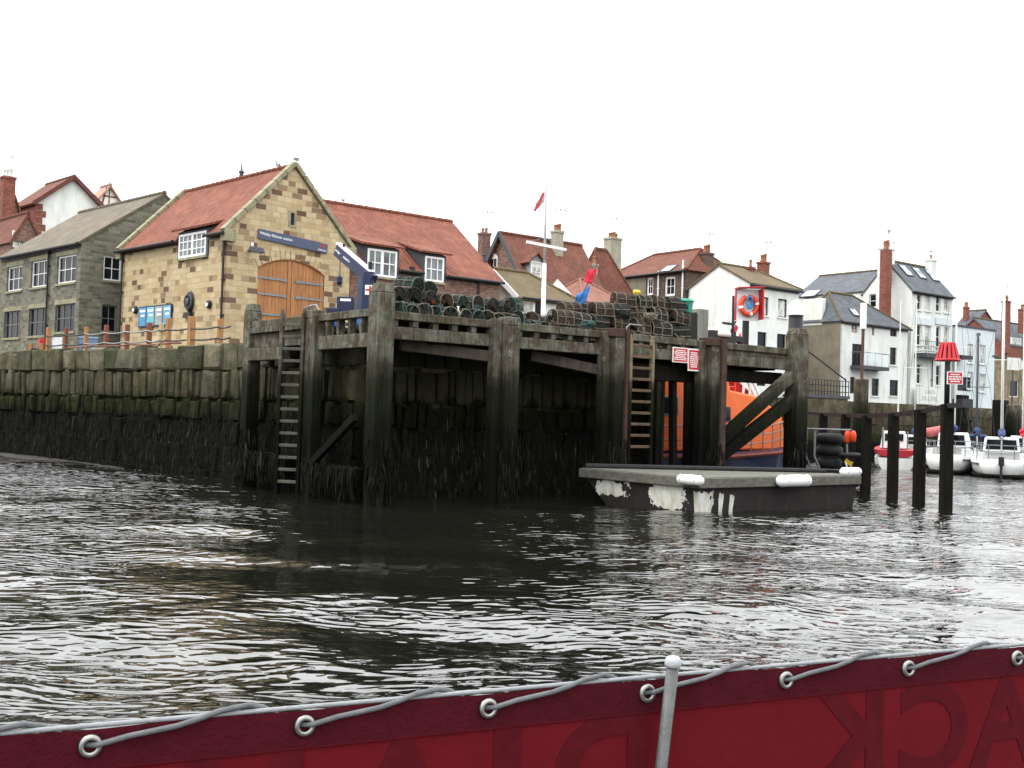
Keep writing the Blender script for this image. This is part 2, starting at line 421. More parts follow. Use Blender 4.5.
        s.wall = mb.build('wall', mF, s.root, recalc=False)
        if mS: mb2.build('side_wall', mS, s.root, recalc=False)
    def roof(s, m, ov=.25, th=.12, hipx0=0, hipx1=0, hipy0=0, hipy1=0, along=None, gov=.12, name='roof'):
        W, L, h, r = s.W, s.L, s.he, s.rise
        al = along or s.ridge; mb = MB()
        if al == 'y':
            k = r/(W/2); dz = ov*k
            g0 = gov if not hipy0 else ov; g1 = gov if not hipy1 else ov
            e0, e1 = -g0, L+g1
            R0 = Vector((W/2, hipy0-(gov if not hipy0 else 0), h+r)); R1 = Vector((W/2, L-hipy1+(gov if not hipy1 else 0), h+r))
            s.slope(mb, 'S', e0, e1, ov, dz, W/2, R0, R1, th); mb.slab([(W+ov, e1, h-dz), (W+ov, e0, h-dz), R0, R1], th)
            if hipy0: mb.slab([(W+ov, e0, h-dz), (-ov, e0, h-dz), R0], th)
            if hipy1: mb.slab([(-ov, e1, h-dz), (W+ov, e1, h-dz), R1], th)
        else:
            k = r/(L/2); dz = ov*k
            g0 = gov if not hipx0 else ov; g1 = gov if not hipx1 else ov
            e0, e1 = -g0, W+g1
            R0 = Vector((hipx0-(gov if not hipx0 else 0), L/2, h+r)); R1 = Vector((W-hipx1+(gov if not hipx1 else 0), L/2, h+r))
            s.slope(mb, 'F', e0, e1, ov, dz, L/2, R0, R1, th); mb.slab([(e1, L+ov, h-dz), (e0, L+ov, h-dz), R0, R1], th)
            if hipx0: mb.slab([(e0, L+ov, h-dz), (e0, -ov, h-dz), R0], th)
            if hipx1: mb.slab([(e1, -ov, h-dz), (e1, L+ov, h-dz), R1], th)
        for v in mb.bm.verts: v.co.z += th*.9
        s.roofo = mb.build(name, m, s.root)
        rd = MB()
        rp = R0+Vector((0, 0, th*1.0)); rq = R1+Vector((0, 0, th*1.0))
        n = max(2, int((rq-rp).length/.45))
        for i in range(n):
            a = rp.lerp(rq, i/n); b = rp.lerp(rq, (i+.96)/n)
            rd.cyl(a, b, .12, .105, 8)
        hips = []
        if al == 'y':
            if hipy0: hips += [(R0, (-ov, -ov)), (R0, (W+ov, -ov))]
            if hipy1: hips += [(R1, (-ov, L+ov))]
        else:
            if hipx0: hips += [(R0, (-ov, -ov)), (R0, (-ov, L+ov))]
            if hipx1: hips += [(R1, (W+ov, -ov))]
        for a, b in hips:
            q = Vector((b[0], b[1], h-dz+th)); p = a+Vector((0, 0, th)); m2 = max(2, int((q-p).length/.45))
            for i in range(m2): rd.cyl(p.lerp(q, i/m2), p.lerp(q, (i+.96)/m2), .09, .08, 7)
        rd.build('ridge_tiles', m if m is not SLATE else MOSSTILE, s.roofo)
        return s.roofo
    def slope(s, mb, f, e0, e1, ov, dz, half, R0, R1, th):
        k = s.rise/half; h = s.he
        if not s.cuts:
            mb.slab([s.P(f, e0, -ov, h-dz), s.P(f, e1, -ov, h-dz), R1, R0], th); return
        at_ = lambda a, d: s.P(f, a, d, h+d*k)
        cur = e0
        for a0, a1, dc in sorted(s.cuts):
            mb.slab([at_(cur, -ov), at_(a0, -ov), at_(a0, half), at_(cur, half)], th)
            mb.slab([at_(a0, dc), at_(a1, dc), at_(a1, half), at_(a0, half)], th); cur = a1
        mb.slab([at_(cur, -ov), at_(e1, -ov), at_(e1, half), at_(cur, half)], th)
    def loc(s, px, py, D):
        p = at(px, py, D)-s.O; return Vector((p.dot(s.e), p.dot(s.u), p.z))
    def chimney(s, x0, x1, ytop, ybase, D, m, pots=2, poth=.5, dep=.8, cap=True, pm=None, parent=None):
        a = s.loc((x0+x1)/2, ytop, D); w = (x1-x0)*D/FPX; zb = s.loc((x0+x1)/2, ybase, D).z
        w = w/(abs(math.cos(s.ang))+dep*abs(math.sin(s.ang)))
        d = w*dep
        mb = MB(); mb.box(a.x-w/2, a.x+w/2, a.y-d/2, a.y+d/2, zb-.8, a.z-.16)
        c = .05 if cap else -.001
        mb.box(a.x-w/2-c, a.x+w/2+c, a.y-d/2-c, a.y+d/2+c, a.z-.159, a.z)
        ch = mb.build('chimney', m, parent or s.root, bevel=.015)
        for i in range(pots):
            x = a.x+(i-(pots-1)/2)*w/max(pots, 1)*.85
            k = poth*(1+.12*((i*37) % 3-1))
            pb = MB(); pb.lathe((x, a.y, a.z-.02), [(.13, 0), (.10, k*.2), (.095, k*.85), (.12, k*.9), (.115, k)], 10)
            pb.build('chimney_pot', pm or POTRED, ch, True)
        if pots >= 2:
            ab = MB(); p = Vector((a.x+w*.3, a.y, a.z)); k = RND.uniform(-.5, .5)
            ab.cyl(p-Vector((0, 0, .4)), p+Vector((0, 0, 1.5)), .022, n=5); ab.bar(p+Vector((-.5, k*.6, 1.4)), p+Vector((.5, -k*.6, 1.4)), .03, .03)
            for q in (-.4, -.1, .2, .42): ab.bar(p+Vector((q, -k*1.2*q-.22, 1.4)), p+Vector((q, -k*1.2*q+.22, 1.4)), .02, .02)
            ab.build('aerial', DKGREY, ch)
        return ch
    def dormer(s, f, b, nx, ny, rm, tanp, mids=(), cheek=None, gm=None, slope=.38):
        a0, a1, z0, z1 = s.rect(f, b)
        d1 = (z1+.16-s.he+.25*slope*tanp)/((1-slope)*tanp)
        zt = lambda d: z1+.14+slope*tanp*(d+.25)
        q = .14; s.cuts.append((a0-q, a1+q, max(.3, d1-.5))); mb = MB()
        for x0, x1 in ((a0-q, a0), (a1, a1+q)):
            pts = [s.P(f, x0, -.05, z0-.02), s.P(f, x0, -.05, z1+.1), s.P(f, x0, d1, zt(d1)), s.P(f, x0, d1, z0)]
            mb.extr(pts, s.P(f, x1-x0, 0, 0))
        s.fbox(mb, f, a0, a1, -.045, .1, z1, z1+.12)
        s.fbox(mb, f, a0, a1, .14, .2, z0, z1)
        dm = mb.build('dormer', cheek or DKGREY, s.root)
        r = MB(); r.slab([s.P(f, a0-.35, -.3, z1+.12), s.P(f, a1+.35, -.3, z1+.12), s.P(f, a1+.35, d1+.15, zt(d1+.1)), s.P(f, a0-.35, d1+.15, zt(d1+.1))], .1)
        for v in r.bm.verts: v.co.z += .1
        r.build('dormer_roof', rm, dm)
        s.sash(f, a0, a1, z0, z1, -.06, nx, ny, WPAINT, gm or GLMID, dm, 'window_frame', mids=mids, fw=.10, bw=.05)
        sl = MB(); s.fbox(sl, f, a0-.1, a1+.1, -.12, .05, z0-.1, z0+.005); sl.build('sill', COPING, dm)
    def pipe(s, f, px, y0, y1, m=None, r=.05, hopper=True):
        a, z1 = s.uv(f, px, y0); z0 = max(0.02, s.uv(f, px, y1)[1]) if y1 else .02
        mb = MB(); mb.cyl(s.P(f, a, -.09, z0), s.P(f, a, -.09, z1), r, r, 8)
        if hopper: mb.box(*( (a-.11, a+.11, -.2, -.004) if f == 'F' else (-.2, -.004, a-.11, a+.11)), z1-.22, z1)
        z = z0+.6
        while z < z1-.3:
            s.fbox(mb, f, a-.08, a+.08, -.13, -.002, z, z+.06); z += 1.5
        mb.build('drainpipe', m or BLACKP, s.root)
    def gutter(s, f, m=None):
        L = s.W if f == 'F' else s.L
        cur = -.1; segs = []
        for a0, a1, _ in sorted(s.cuts): segs.append((cur, a0-.03)); cur = a1+.03
        segs.append((cur, L+.1))
        for x0, x1 in segs:
            mb = MB(); mb.tube([s.P(f, x0, -.3, s.he-.14), s.P(f, x1, -.3, s.he-.14)], .075, 8)
            s.fbox(mb, f, max(x0, .001), min(x1, L-.001), -.06, -.004, s.he-.26, s.he-.03)
            mb.build('gutter', m or BLACKP, s.root)
    def skylight(s, face, px, py, D, w, l, tanp, gm=None):
        c = s.loc(px, py, D)
        # orient on slope: face 'F' slope rises along +y, 'S' along +x
        n = Vector((0, -tanp, 1)) if face == 'F' else Vector((-tanp, 0, 1)); n.normalize()
        t = Vector((1, 0, 0)) if face == 'F' else Vector((0, 1, 0)); b = n.cross(t)
        d = c.y if face == 'F' else c.x
        c.z = s.he+d*tanp+.13
        if face == 'F': c.z = s.he+c.y*tanp+.16
        def pl(mb, w, l, z0, z1):
            q = [c+t*x*w/2+b*y*l/2+n*z0 for x, y in ((-1, -1), (1, -1), (1, 1), (-1, 1))]
            mb.hexa(q, [p+n*(z1-z0) for p in q])
        mb = MB(); pl(mb, w+.16, l+.16, -.1, .05); k = mb.build('skylight', DKGREY, s.roofo)
        mb = MB(); pl(mb, w, l, .0, .062); mb.build('skylight_pane', gm or GLSKY, s.roofo)
A45, A38 = 45.0, 37.97
# ---- lifeboat station
h = House('lifeboat_station', 'sandstone lifeboat house with red pantile roof and arched oak doors', 228, 230, 46, A45, 122.5, 351, cat='lifeboat station')
lb = h
lb.rise = 3.2
a0, a1, _, _ = h.rect('F', (257, 290, 324, 300))
zs = h.uv('F', 258, 267)[1]; zc = h.uv('F', 290, 259.5)[1]
h.holes['F'].append((a0, a1, 0, zc, .3))
h.walls(SAND, None, 'y', 3.2)
h.dormer('S', (180.5, 233, 207.5, 257), 6, 3, PANTILE, 1.0, mids=(3,))
h.roof(PANTILE, .22, .12, gov=-.15)
# arched head: stone ring + doors
am = (a0+a1)/2; rise = max(.25, zc-zs); hw = (a1-a0)/2
R = (hw*hw+rise*rise)/(2*rise); zc0 = zs+rise-R; th0 = math.asin(hw/R)
arc = [(am+R*math.sin(t), zc0+R*math.cos(t)) for t in [(-1+2*i/16)*th0 for i in range(17)]]
mb = MB()
R2 = R+.42
for i in range(15):
    t0 = (-1+2*i/15)*th0*1.0+.006; t1 = (-1+2*(i+1)/15)*th0-.006
    q = [(am+r*math.sin(t), zc0+r*math.cos(t)) for r, t in ((R+.004, t0), (R+.004, t1), (R2, t1), (R2, t0))]
    mb.extr([(x, -.02-.012*(i % 2), z) for x, z in q], (0, .05, 0))
vs = mb.build('arch_stones', SAND, h.root)
mb = MB()
for i in range(16):
    (xa, za), (xb, zb) = arc[i], arc[i+1]
    mb.poly([(xa, 0, za), (xb, 0, zb), (xb, 0, zc), (xa, 0, zc)]) if i not in () else None
    mb.poly([(xa, 0, za), (xb, 0, zb), (xb, .2, zb), (xa, .2, za)])
mb.build('arch_spandrel', SAND, h.root, recalc=False)
for sg in (-1, 1):
    pts = [(am+.012*sg, .06, .02)]
    edge = [(x, z) for x, z in arc if (x-am)*sg > .02]
    edge = sorted(edge, key=lambda p: (p[0]-am)*sg)
    pts += [(am+.012*sg, .06, zc0+R-.01)]+[(x-.02*sg, .06, z-.01) for x, z in edge]+[(am+sg*(hw-.01), .06, .02)]
    mb = MB(); nb = 9
    # boarded leaf: separate boards clipped under the arch
    for k in range(nb):
        x0 = am+sg*(.015+(hw-.03)*k/nb); x1 = am+sg*(.015+(hw-.03)*(k+1)/nb-.012)
        f = lambda x: zc0+math.sqrt(max(0, R*R-(x-am)**2))-.015
        dd = -.03 if k in (0, nb-1) else 0
        mb.extr([(x0, .07+dd, .03), (x1, .07+dd, .03), (x1, .07+dd, f(x1)), (x0, .07+dd, f(x0))], (0, .05, 0))
    leaf = mb.build('door', DOORW, h.root)
    for zz in (zs-.42, zs-1.12, zs-1.98):
        mb = MB()
        xo = am+sg*(hw-.03); xi = am+sg*(hw*.18)
        mb.box(min(xo, xi), max(xo, xi), .02, .04, zz-.045, zz+.045); mb.box(min(xi-.08, xi+.02*sg), max(xi-.08, xi+.02*sg)+.1, .018, .035, zz-.07, zz+.07)
        mb.build('strap_hinge', GALV, leaf)
mb = MB(); mb.extr([(x, .13, z) for x, z in arc]+[(a1, .13, .0), (a0, .13, .0)], (0, .05, 0)); mb.build('door_backing', DOORW, h.root)
mb = MB()   # tympanum filling between square opening and arch is the doors themselves; frame on the arch
mb.tube([(x, .03, z) for x, z in arc], .05, 6); mb.build('door_frame', DOORW, h.root)
# sign board
s0 = h.uv('F', 257, 239); s1 = h.uv('F', 326.5, 244)
zm = (s0[1]+s1[1])/2
sg = thing('name_board', 'long blue-grey name board above the arched oak doors', 'sign', h.O+h.e*((s0[0]+s1[0])/2)-h.u*.07+Vector((0, 0, zm)), h.ang)
sg.rotation_euler = (0, math.radians(3.5), h.ang)
Ws = s1[0]-s0[0]; Hs = .43
mb = MB(); mb.box(-Ws/2, Ws/2, -.03, .03, -Hs/2, Hs/2); brd = mb.build('board', SIGNBL, sg, bevel=.01)
t = text_mesh('Whitby lifeboat station', Ws*.46, 'lettering', WPAINT, sg); t.location = (-Ws*.255, -.034, .02); t.rotation_euler = (math.pi/2, 0, 0)
t = text_mesh('Lifeboats', Ws*.12, 'lettering', WPAINT, sg); t.location = (Ws*.42, -.034, -.10); t.rotation_euler = (math.pi/2, 0, 0)
mb = MB(); mb.box(-.02, .02, -.034, -.031, -.09, .09); mb.box(-.12, -.021, -.034, -.031, -.02, .02); mb.box(.021, .12, -.034, -.031, -.02, .02)
mb.box(-.125, -.05, -.034, -.031, .035, .08); mb.box(.05, .125, -.034, -.031, .035, .08)
fl = mb.build('flag_emblem', REDP, sg); fl.location = (Ws*.43, -.004, .07)
# slit window, shield, copings, kneelers, pipes
r = h.rect('F', (290.5, 213, 294, 225)); mb = MB(); h.fbox(mb, 'F', r[0]-.1, r[1]+.12, -.03, .03, r[2]-.1, r[3]+.1)
sl = mb.build('window', COPING, h.root); mb = MB(); h.fbox(mb, 'F', r[0], r[1], -.036, .02, r[2], r[3]); mb.build('pane', GLDARK, sl)
W, L, he = h.W, h.L, h.he
for y0, y1 in ((-.14, .22), (L-.22, L+.14)):
    mb = MB()
    for sgn in (-1, 1):
        xe = -.22 if sgn < 0 else W+.22
        p = Vector((xe, (y0+y1)/2, he-.18)); q = Vector((W/2, (y0+y1)/2, he+3.26))
        for i in range(7):
            mb.bar(p.lerp(q, i/7+.002), p.lerp(q, (i+1)/7-.004), y1-y0, .2, up=(0, 0, 1))
        mb.box(min(xe, xe-sgn*.5), max(xe, xe-sgn*.5), y0-.06, y1+.02, he-.62, he-.1)
    mb.box(W/2-.1, W/2+.1, y0+.05, y1-.05, he+3.1, he+3.32)
    for v in mb.bm.verts: v.co.z += .14
    mb.build('gable_coping', COPING, h.root, bevel=.02)
h.pipe('S', 226.0, 236, None); h.pipe('S', 124.5, 250, None); h.gutter('S')
mb = MB(); mb.box(.5, .9, -.02, -.004, he+.1, he+.3)
# ridge finial
p = h.loc(231.5, 180, 51); mb = MB(); mb.lathe((W/2, p.y, he+3.3), [(.12, 0), (.1, .25), (.16, .3), (.05, .42), (.02, .8)], 8); mb.build('ridge_vent', DKGREY, h.root)
def on_face(hh, f, px, py, off=.0):
    a, z = hh.uv(f, px, py); return hh.O+hh.e*(hh.P(f, a, -off, z).x)+hh.u*(hh.P(f, a, -off, z).y)+Vector((0, 0, z))
# notice boards on the side wall
p = on_face(lb, 'S', 156, 316, .05); r = lb.rect('S', (139.5, 306, 172, 327))
nb = thing('notice_board', 'row of four blue and turquoise poster panels on the sandstone side wall', 'notice board', p, lb.ang)
Wn, Hn = r[1]-r[0], r[3]-r[2]
mb = MB(); mb.box(-.03, .03, -Wn/2, Wn/2, -Hn/2, Hn/2); mb.build('case', NAVY, nb)
cols = [(.05, .25, .45), (.12, .40, .48), (.28, .30, .28), (.10, .33, .50)]
for i, c in enumerate(cols):
    y1 = Wn/2-Wn*i/4-.05; y0 = y1-Wn/4+.09
    mb = MB(); mb.box(-.037, -.02, y0, y1, -Hn/2+.06, Hn/2-.06)
    pn = mb.build('poster', M_var('poster_%d' % i, c, .35, 3, .4, bmp=0), nb)
    mb = MB(); mb.box(-.042, -.036, y0+.08, y1-.08, Hn*.22, Hn*.33); mb.box(-.042, -.036, y0+.12, y1-.2, Hn*.0, Hn*.10); mb.build('poster_heading', WPAINT, pn)
def wall_lamp(hh, px, py, label):
    p = on_face(hh, 'S', px, py, 0); t = thing('wall_lamp', label, 'wall lamp', p, hh.ang, 'round wall lamps on the sandstone house')
    mb = MB(); mb.lathe((0, 0, 0), [(.17, -.002), (.19, -.05), (.17, -.12), (.1, -.17)], 14, 'x')
    mb.build('casing', BLACKP, t, True)
    mb = MB(); mb.lathe((0, 0, -.03), [(.09, -.13), (.10, -.17), (.05, -.2)], 12, 'x'); mb.build('lens', WPAINT, t, True)
wall_lamp(lb, 136.5, 310, 'black wall lamp left of the blue poster panels')
wall_lamp(lb, 210, 304.5, 'black wall lamp between the oval plaque and the corner drainpipe')
p = on_face(lb, 'S', 190.5, 303, .0); pl = thing('oval_plaque', 'black oval relief plaque on the sandstone side wall', 'plaque', p, lb.ang)
mb = MB(); N = 20
mb.hexa([(-.02, .36*math.cos(2*math.pi*i/N), .48*math.sin(2*math.pi*i/N)+.05) for i in range(N)], [(-.12, .28*math.cos(2*math.pi*i/N), .40*math.sin(2*math.pi*i/N)+.05) for i in range(N)])
mb.build('disc', BLACKP, pl); mb = MB(); mb.torus((-.12, 0, .05), .3, .05, 20, 6, (1, 0, 0)); mb.box(-.18, -.1, -.1, .14, -.15, .2); mb.build('relief', DKGREY, pl, True)
mb = MB(); mb.box(-.2, -.0, -.3, .3, -.66, -.42, .8); mb.build('bracket', BLACKP, pl)
p = on_face(lb, 'F', 249, 250.5, .0); fl = thing('floodlight', 'grey floodlight on a bracket at the left of the gable wall', 'floodlight', p, lb.ang)
mb = MB(); mb.box(-.05, .05, -.5, 0, -.04, .04); mb.build('bracket', GALV, fl); mb = MB(); mb.box(-.35, .35, -.75, -.4, -.12, .08, .7); mb.build('lamp_housing', DKGREY, fl)
mb = MB(); mb.box(-.29, .29, -.70, -.45, -.15, -.121); mb.build('lens', GLMID, fl)
mb = MB(); mb.lathe((-.1, -.4, .1), [(.04, 0), (.07, .05), (.06, .16), (.02, .2)], 8); mb.build('sensor', WPAINT, fl, True)
# ---- pantiled brick wing
h = House('brick_wing', 'brown brick building with pantile roof and two dormer windows', 348, 262, 51, A38, 340, 500, L=9.2, cat='building')
tp = 3.5/4.6
h.walls(BRICKB, None, 'x', 3.5)
h.dormer('F', (366.5, 250, 396, 277), 4, 2, PANTILE, tp, mids=(2,)); h.dormer('F', (424, 257, 443, 282), 3, 2, PANTILE, tp)
h.roof(PANTILE, .25)
h.gutter('F'); h.pipe('F', 478, 279, None); h.pipe('F', 411, 267, None, r=.04)
mb = MB(); q = h.loc(484.5, 268, 57.5); mb.lathe((q.x, q.y, h.he+q.y*tp+.1), [(.1, 0), (.08, .3), (.13, .32), (.1, .45)], 8); mb.build('roof_vent', DKGREY, h.root)
wing = h
# ---- grey stone building, left
h = House('grey_stone_building', 'grey rubble stone building with brown stone slate roof and sash windows', 82, 241.5, 53, 46, 2.5, 125, W=8.4, cat='building')
for b in ((7, 266, 22, 291), (31, 260, 48, 287), (57, 255, 76, 283)): h.window('S', b, 3, 2, WPAINT, GLDARK, COPING, lintel=COPING, fw=.09)
for b in ((4, 311, 20, 338), (28.5, 308, 46, 336), (55, 304, 74.5, 332)): h.window('S', b, 3, 2, DULLFR, GLDARK, COPING, lintel=COPING, fw=.05)
h.window('F', (103.5, 256, 122, 281), 2, 2, WPAINT, GLDARK, COPING, fw=.09); h.window('F', (101.5, 305, 117, 332), 2, 2, DULLFR, GLDARK, COPING)
h.walls(GREYST, None, 'y', 2.95); h.roof(STONETILE, .2, gov=.05); h.gutter('S'); h.pipe('S', 50.5, 250, None)
mb = MB(); mb.box(-.03, .25, -.03, .3, 0, h.he-.05); mb.build('corner_stones', GREYST, h.root)
# ---- houses up the hill, left
h = House('white_gable_house', 'white gable house with red roof behind the grey stone building', 36, 202, 80, A45, 12, 106, base=9)
h.walls(WHITE, BRICKR, 'y', 2.2); h.roof(PANTILE2, .3, .15, gov=.35)
mb = MB()
for sgn in (-1, 1):
    mb.bar((h.W/2+sgn*(h.W/2+.3), -.36, h.he-.15), (h.W/2, -.36, h.he+2.25), .06, .3)
mb.build('bargeboard', M_var('dark_red_bargeboard', (.12, .04, .03)), h.root)
mb = MB()
for i in range(7): mb.box(-.02, .5+.25*(i % 2), -.03, .3, h.he-.5*i-.55, h.he-.5*i-.08)
mb.build('quoins', BRICKR, h.root)
h = House('half_timbered_house', 'small half timbered gable house peeping above the grey roof', 91, 206, 96, A45, 84, 126, base=10)
h.walls(CREAM, None, 'y', 2.0); h.roof(M_var('faded_pink_tiles', (.34, .20, .15), .2, 3), .3, .15, gov=.3)
mb = MB()
mb.bar((.3, -.03, h.he+.1), (h.W-.3, -.03, h.he+.1), .05, .14); mb.bar((h.W/2, -.03, h.he+.1), (h.W/2, -.03, h.he+2.4), .14, .05); mb.bar((h.W*.3, -.03, h.he+.2), (h.W*.42, -.03, h.he+1.9), .05, .12)
mb.bar((h.W*.25, -.03, h.he+1.1), (h.W*.75, -.03, h.he+1.1), .05, .12); mb.build('timber_framing', FENCER, h.root)
h = House('brick_gable_house', 'small red brick house with a white window left of the white gable', 11, 240, 66, A45, -30, 42, base=5)
h.window('F', (13, 231, 28, 248), 2, 2, WPAINT, GLPALE); h.walls(BRICKB, None, 'y', 1.7); h.roof(PANTILE2, .15)
h = House('brick_chimney_house', 'red brick house at the left edge with a tall chimney stack', -8, 235, 74, A45, -70, 30, base=5)
h.walls(BRICKB, None, 'y', 3.2); h.roof(PANTILE2, .15)
h.chimney(0, 16, 177, 215, 74, BRICKR, 3, .55, dep=.9, pm=CREAM)
# ---- houses behind the pier
h = House('gabled_brick_house', 'tall brick gable house with steep red roof behind the flagpole', 525, 284, 67, A38, 478, 603)
h.walls(BRICKB, None, 'x', 3.3); h.roof(PANTILE2, .2, gov=.25)
h.chimney(478, 491, 233, 262, 71.5, BRICKB, 2, .35); h.chimney(514.5, 522.5, 235, 246, 70, STONEY, 0); h.chimney(551, 564, 231, 250, 71, POTGR, 3, .45)
r = h.rect('S', (491, 259, 497.5, 269))
mb = MB(); h.fbox(mb, 'S', r[0], r[1], -.03, .03, r[2], r[3]); mb.extr([(-.03, (r[0]+r[1])/2+(r[1]-r[0])/2*math.cos(math.pi*i/8), r[3]-.01+(r[1]-r[0])/2*math.sin(math.pi*i/8)) for i in range(9)], (.06, 0, 0))
w = mb.build('window', WPAINT, h.root); mb = MB()
for q in (0, 1): h.fbox(mb, 'S', r[0]+.06+q*(r[1]-r[0])*.48, r[0]+.04+(q+.92)*(r[1]-r[0])*.48, -.04, .02, r[2]+.06, r[3])
mb.build('pane', GLDARK, w)
mb = MB()
for sgn in (-1, 1): mb.bar((-.28, h.L/2+sgn*(h.L/2+.2), h.he-.15), (-.28, h.L/2, h.he+3.4), .06, .28)
mb.build('bargeboard', DKGREY, h.root)
# gabled dormer on its roof
tanp = 3.3/(h.L/2)
q = h.loc(535.5, 274, 68.3); dw = .42; d0 = .35; zb = h.he+d0*tanp; q.x = h.loc(535.5, 272, 68).x
zt = zb+1.05; d1 = (zt-h.he)/tanp
mb = MB()
for x in (q.x-dw-.1, q.x+dw): mb.extr([(x, d0, zb), (x, d0, zt), (x, d1, zt)], (.1, 0, 0))
mb.extr([(q.x-dw-.1, d0, zt), (q.x+dw+.1, d0, zt), (q.x, d0, zt+.5)], (0, .08, 0)); dm = mb.build('dormer', M_var('pale_lead', (.28, .32, .34), .2), h.root)
mb = MB()
for sgn in (-1, 1): mb.slab([(q.x, d0-.2, zt+.58), (q.x+sgn*.8, d0-.2, zt-.12), (q.x+sgn*.8, d1+.2, zt-.12), (q.x, d1+.9, zt+.58)], .08)
mb.build('dormer_roof', PANTILE2, dm); h.sash('F', q.x-dw, q.x+dw, zb+.06, zt, d0+.02, 2, 3, WPAINT, GLPALE, dm, 'window_frame')
h = House('red_roof_house', 'red roofed house with a large buff chimney stack behind the blue flag', 594, 287, 74, A38, 575, 632)
h.walls(BRICKB, None, None, 2.7); h.roof(PANTILE2, .2, along='x', hipx0=.9, hipx1=1.6); h.chimney(604, 622, 238, 262, 77, POTGR, 4, .4); h.chimney(590.5, 598, 264, 275, 74.5, POTGR, 1, .6)
h = House('small_hipped_house', 'low house with pink hipped tile roof beside the blue flag', 583, 301, 63, A38, 566, 629, L=4.5)
h.walls(BRICKR, None, None, 1.5); h.roof(PANTILE3, .2, along='x', hipx0=1.7, hipx1=1.7)
h = House('harbour_bungalow', 'low white building with mossy brown roof behind the flagpole', 521, 295.5, 58.5, A38, 499, 579, L=3.8, cat='building')
h.window('F', (535, 302, 543, 316), 1, 1, M_var('red_brown_door', (.16, .06, .035)), GLDARK); h.window('F', (556, 302, 566, 315), 1, 1, WPAINT, GLPALE); h.window('F', (567, 302, 577, 314), 2, 1, WPAINT, GLPALE); h.window('F', (523, 301, 533, 316), 2, 1, CREAM, GLPALE)
h.walls(WHITE, None, 'x', 1.45); h.roof(MOSSTILE, .35, gov=.5, hipx1=2.2); h.gutter('F')
mb = MB(); mb.bar((-.52, -.35, h.he-.2), (-.52, h.L/2, h.he+1.4), .05, .30); mb.build('bargeboard', WPAINT, h.root)
h = House('hipped_brick_house', 'brown brick house with hipped red roof and two white sash windows', 686, 269, 77, A38, 607, 700, W=5.5)
h.window('S', (646.5, 277.5, 653, 295), 2, 2, WPAINT, GLDARK, fw=.13); h.window('S', (664.5, 276.5, 675, 296), 2, 2, WPAINT, GLDARK, fw=.16)
h.walls(BRICKD, None, None, 1.75); h.roof(PANTILE2, .25, along='y', hipy0=1.2, hipy1=2.2)
r = h.rect('S', (611, 276, 646, 310)); mb = MB(); h.fbox(mb, 'S', r[0], h.L+.01, -.03, .01, .02, h.he-.04); mb.build('rendered_bay', RENDER, h.root)
for x, a in ((659.5, 263), (684, 252)): h.pipe('S', x, a+8, 318, WPAINT, .06, False)
h.chimney(699.5, 714, 253, 272, 79, BRICKD, 3, .6); h.skylight('S', 669, 257.5, 78.4, .9, .8, 1.75/(h.W/2)); h.gutter('S')
# ---- right bank
h = House('white_gable_cottage', 'white rendered gable house with mossy hipped roof behind the lifebuoy', 750, 283, 71.5, A38, 689, 799)
for b in ((760, 297, 768.5, 315.5), (778, 299, 787, 317.5)): h.window('F', b, 1, 1, BLACKP, GLPALE, CREAM)
for b in ((757.5, 332, 766.5, 347), (777, 334, 786, 349)): h.window('F', b, 1, 1, BLACKP, GLDARK, CREAM)
h.window('F', (757, 372, 766, 386), 1, 1, BLACKP, GLDARK)
h.walls(WHITE, None, 'x', 1.4); h.roof(MOSSTILE, .2, hipx1=1.6, gov=.1); h.gutter('F')
h.chimney(757, 770, 262, 281, 76, BRICKR, 3, .55); h.chimney(746, 755, 267, 281, 75, BRICKR, 1, .6)
h.pipe('S', 688, 290, None)
h = House('slate_roof_house', 'long cream house with grey slate roof and one skylight', 863, 291.5, 87, A38, 797, 880, W=6.2)
h.walls(CREAM, None, 'y', 1.95); h.roof(SLATE, .15); h.skylight('S', 811, 287, 91, 1.3, 1.0, 1.95/(h.W/2))
h = House('tall_white_house', 'tall white house with bay windows and three skylights in its slate roof', 912, 290, 83.3, A38, 863, 953)
for y0, y1, rows in ((294, 310, 2), (324.5, 345.5, 2), (363.5, 384, 2)):
    for i, (x0, x1) in enumerate(((916.8, 921.5), (925, 930.5), (936, 940.5), (944, 949))):
        if y0 > 360 and i in (1, 3): continue
        h.window('F', (x0, y0+i*.9, x1, y1+i*.9), 1, 2, WPAINT, GLDARK if i % 2 == 0 else GLPALE, CREAM)
h.window('S', (869, 294, 876, 307.5), 1, 2, WPAINT, GLDARK)
h.walls(WHITE, None, 'x', 2.35); h.roof(SLATE, .2, gov=.05); h.gutter('F')
tp = 2.35/(h.L/2)
for x, y, D in ((905.5, 271.5, 85.3), (919, 274.5, 86.4), (932, 277, 87.5)): h.skylight('F', x, y, D, .75, 1.1, tp)
h.chimney(880, 892.5, 250, 330, 83.9, BRICKR, 2, .8, dep=.7, cap=False); h.chimney(877, 896, 248, 268, 85, WHITE, 2, .5, dep=.5); h.chimney(925, 937, 259.5, 276, 88, WHITE, 1, .45, dep=.7)
for x0, x1 in ((915.5, 931.5), (935, 950.5)):
    r = h.rect('F', (x0, 318, x1, 325)); mb = MB(); h.fbox(mb, 'F', r[0], r[1], -.1, -.004, r[2], r[3]); mb.build('string_course', PALEBL, h.root)
r = h.rect('F', (914.5, 354, 935, 357))
mb = MB(); h.fbox(mb, 'F', r[0], r[1], -1.0, -.004, r[2]-.1, r[3]); bal = mb.build('balcony', DKGREY, h.root)
mb = MB(); P3 = [(r[0], -.05), (r[0], -.95), (r[1], -.95), (r[1], -.05)]
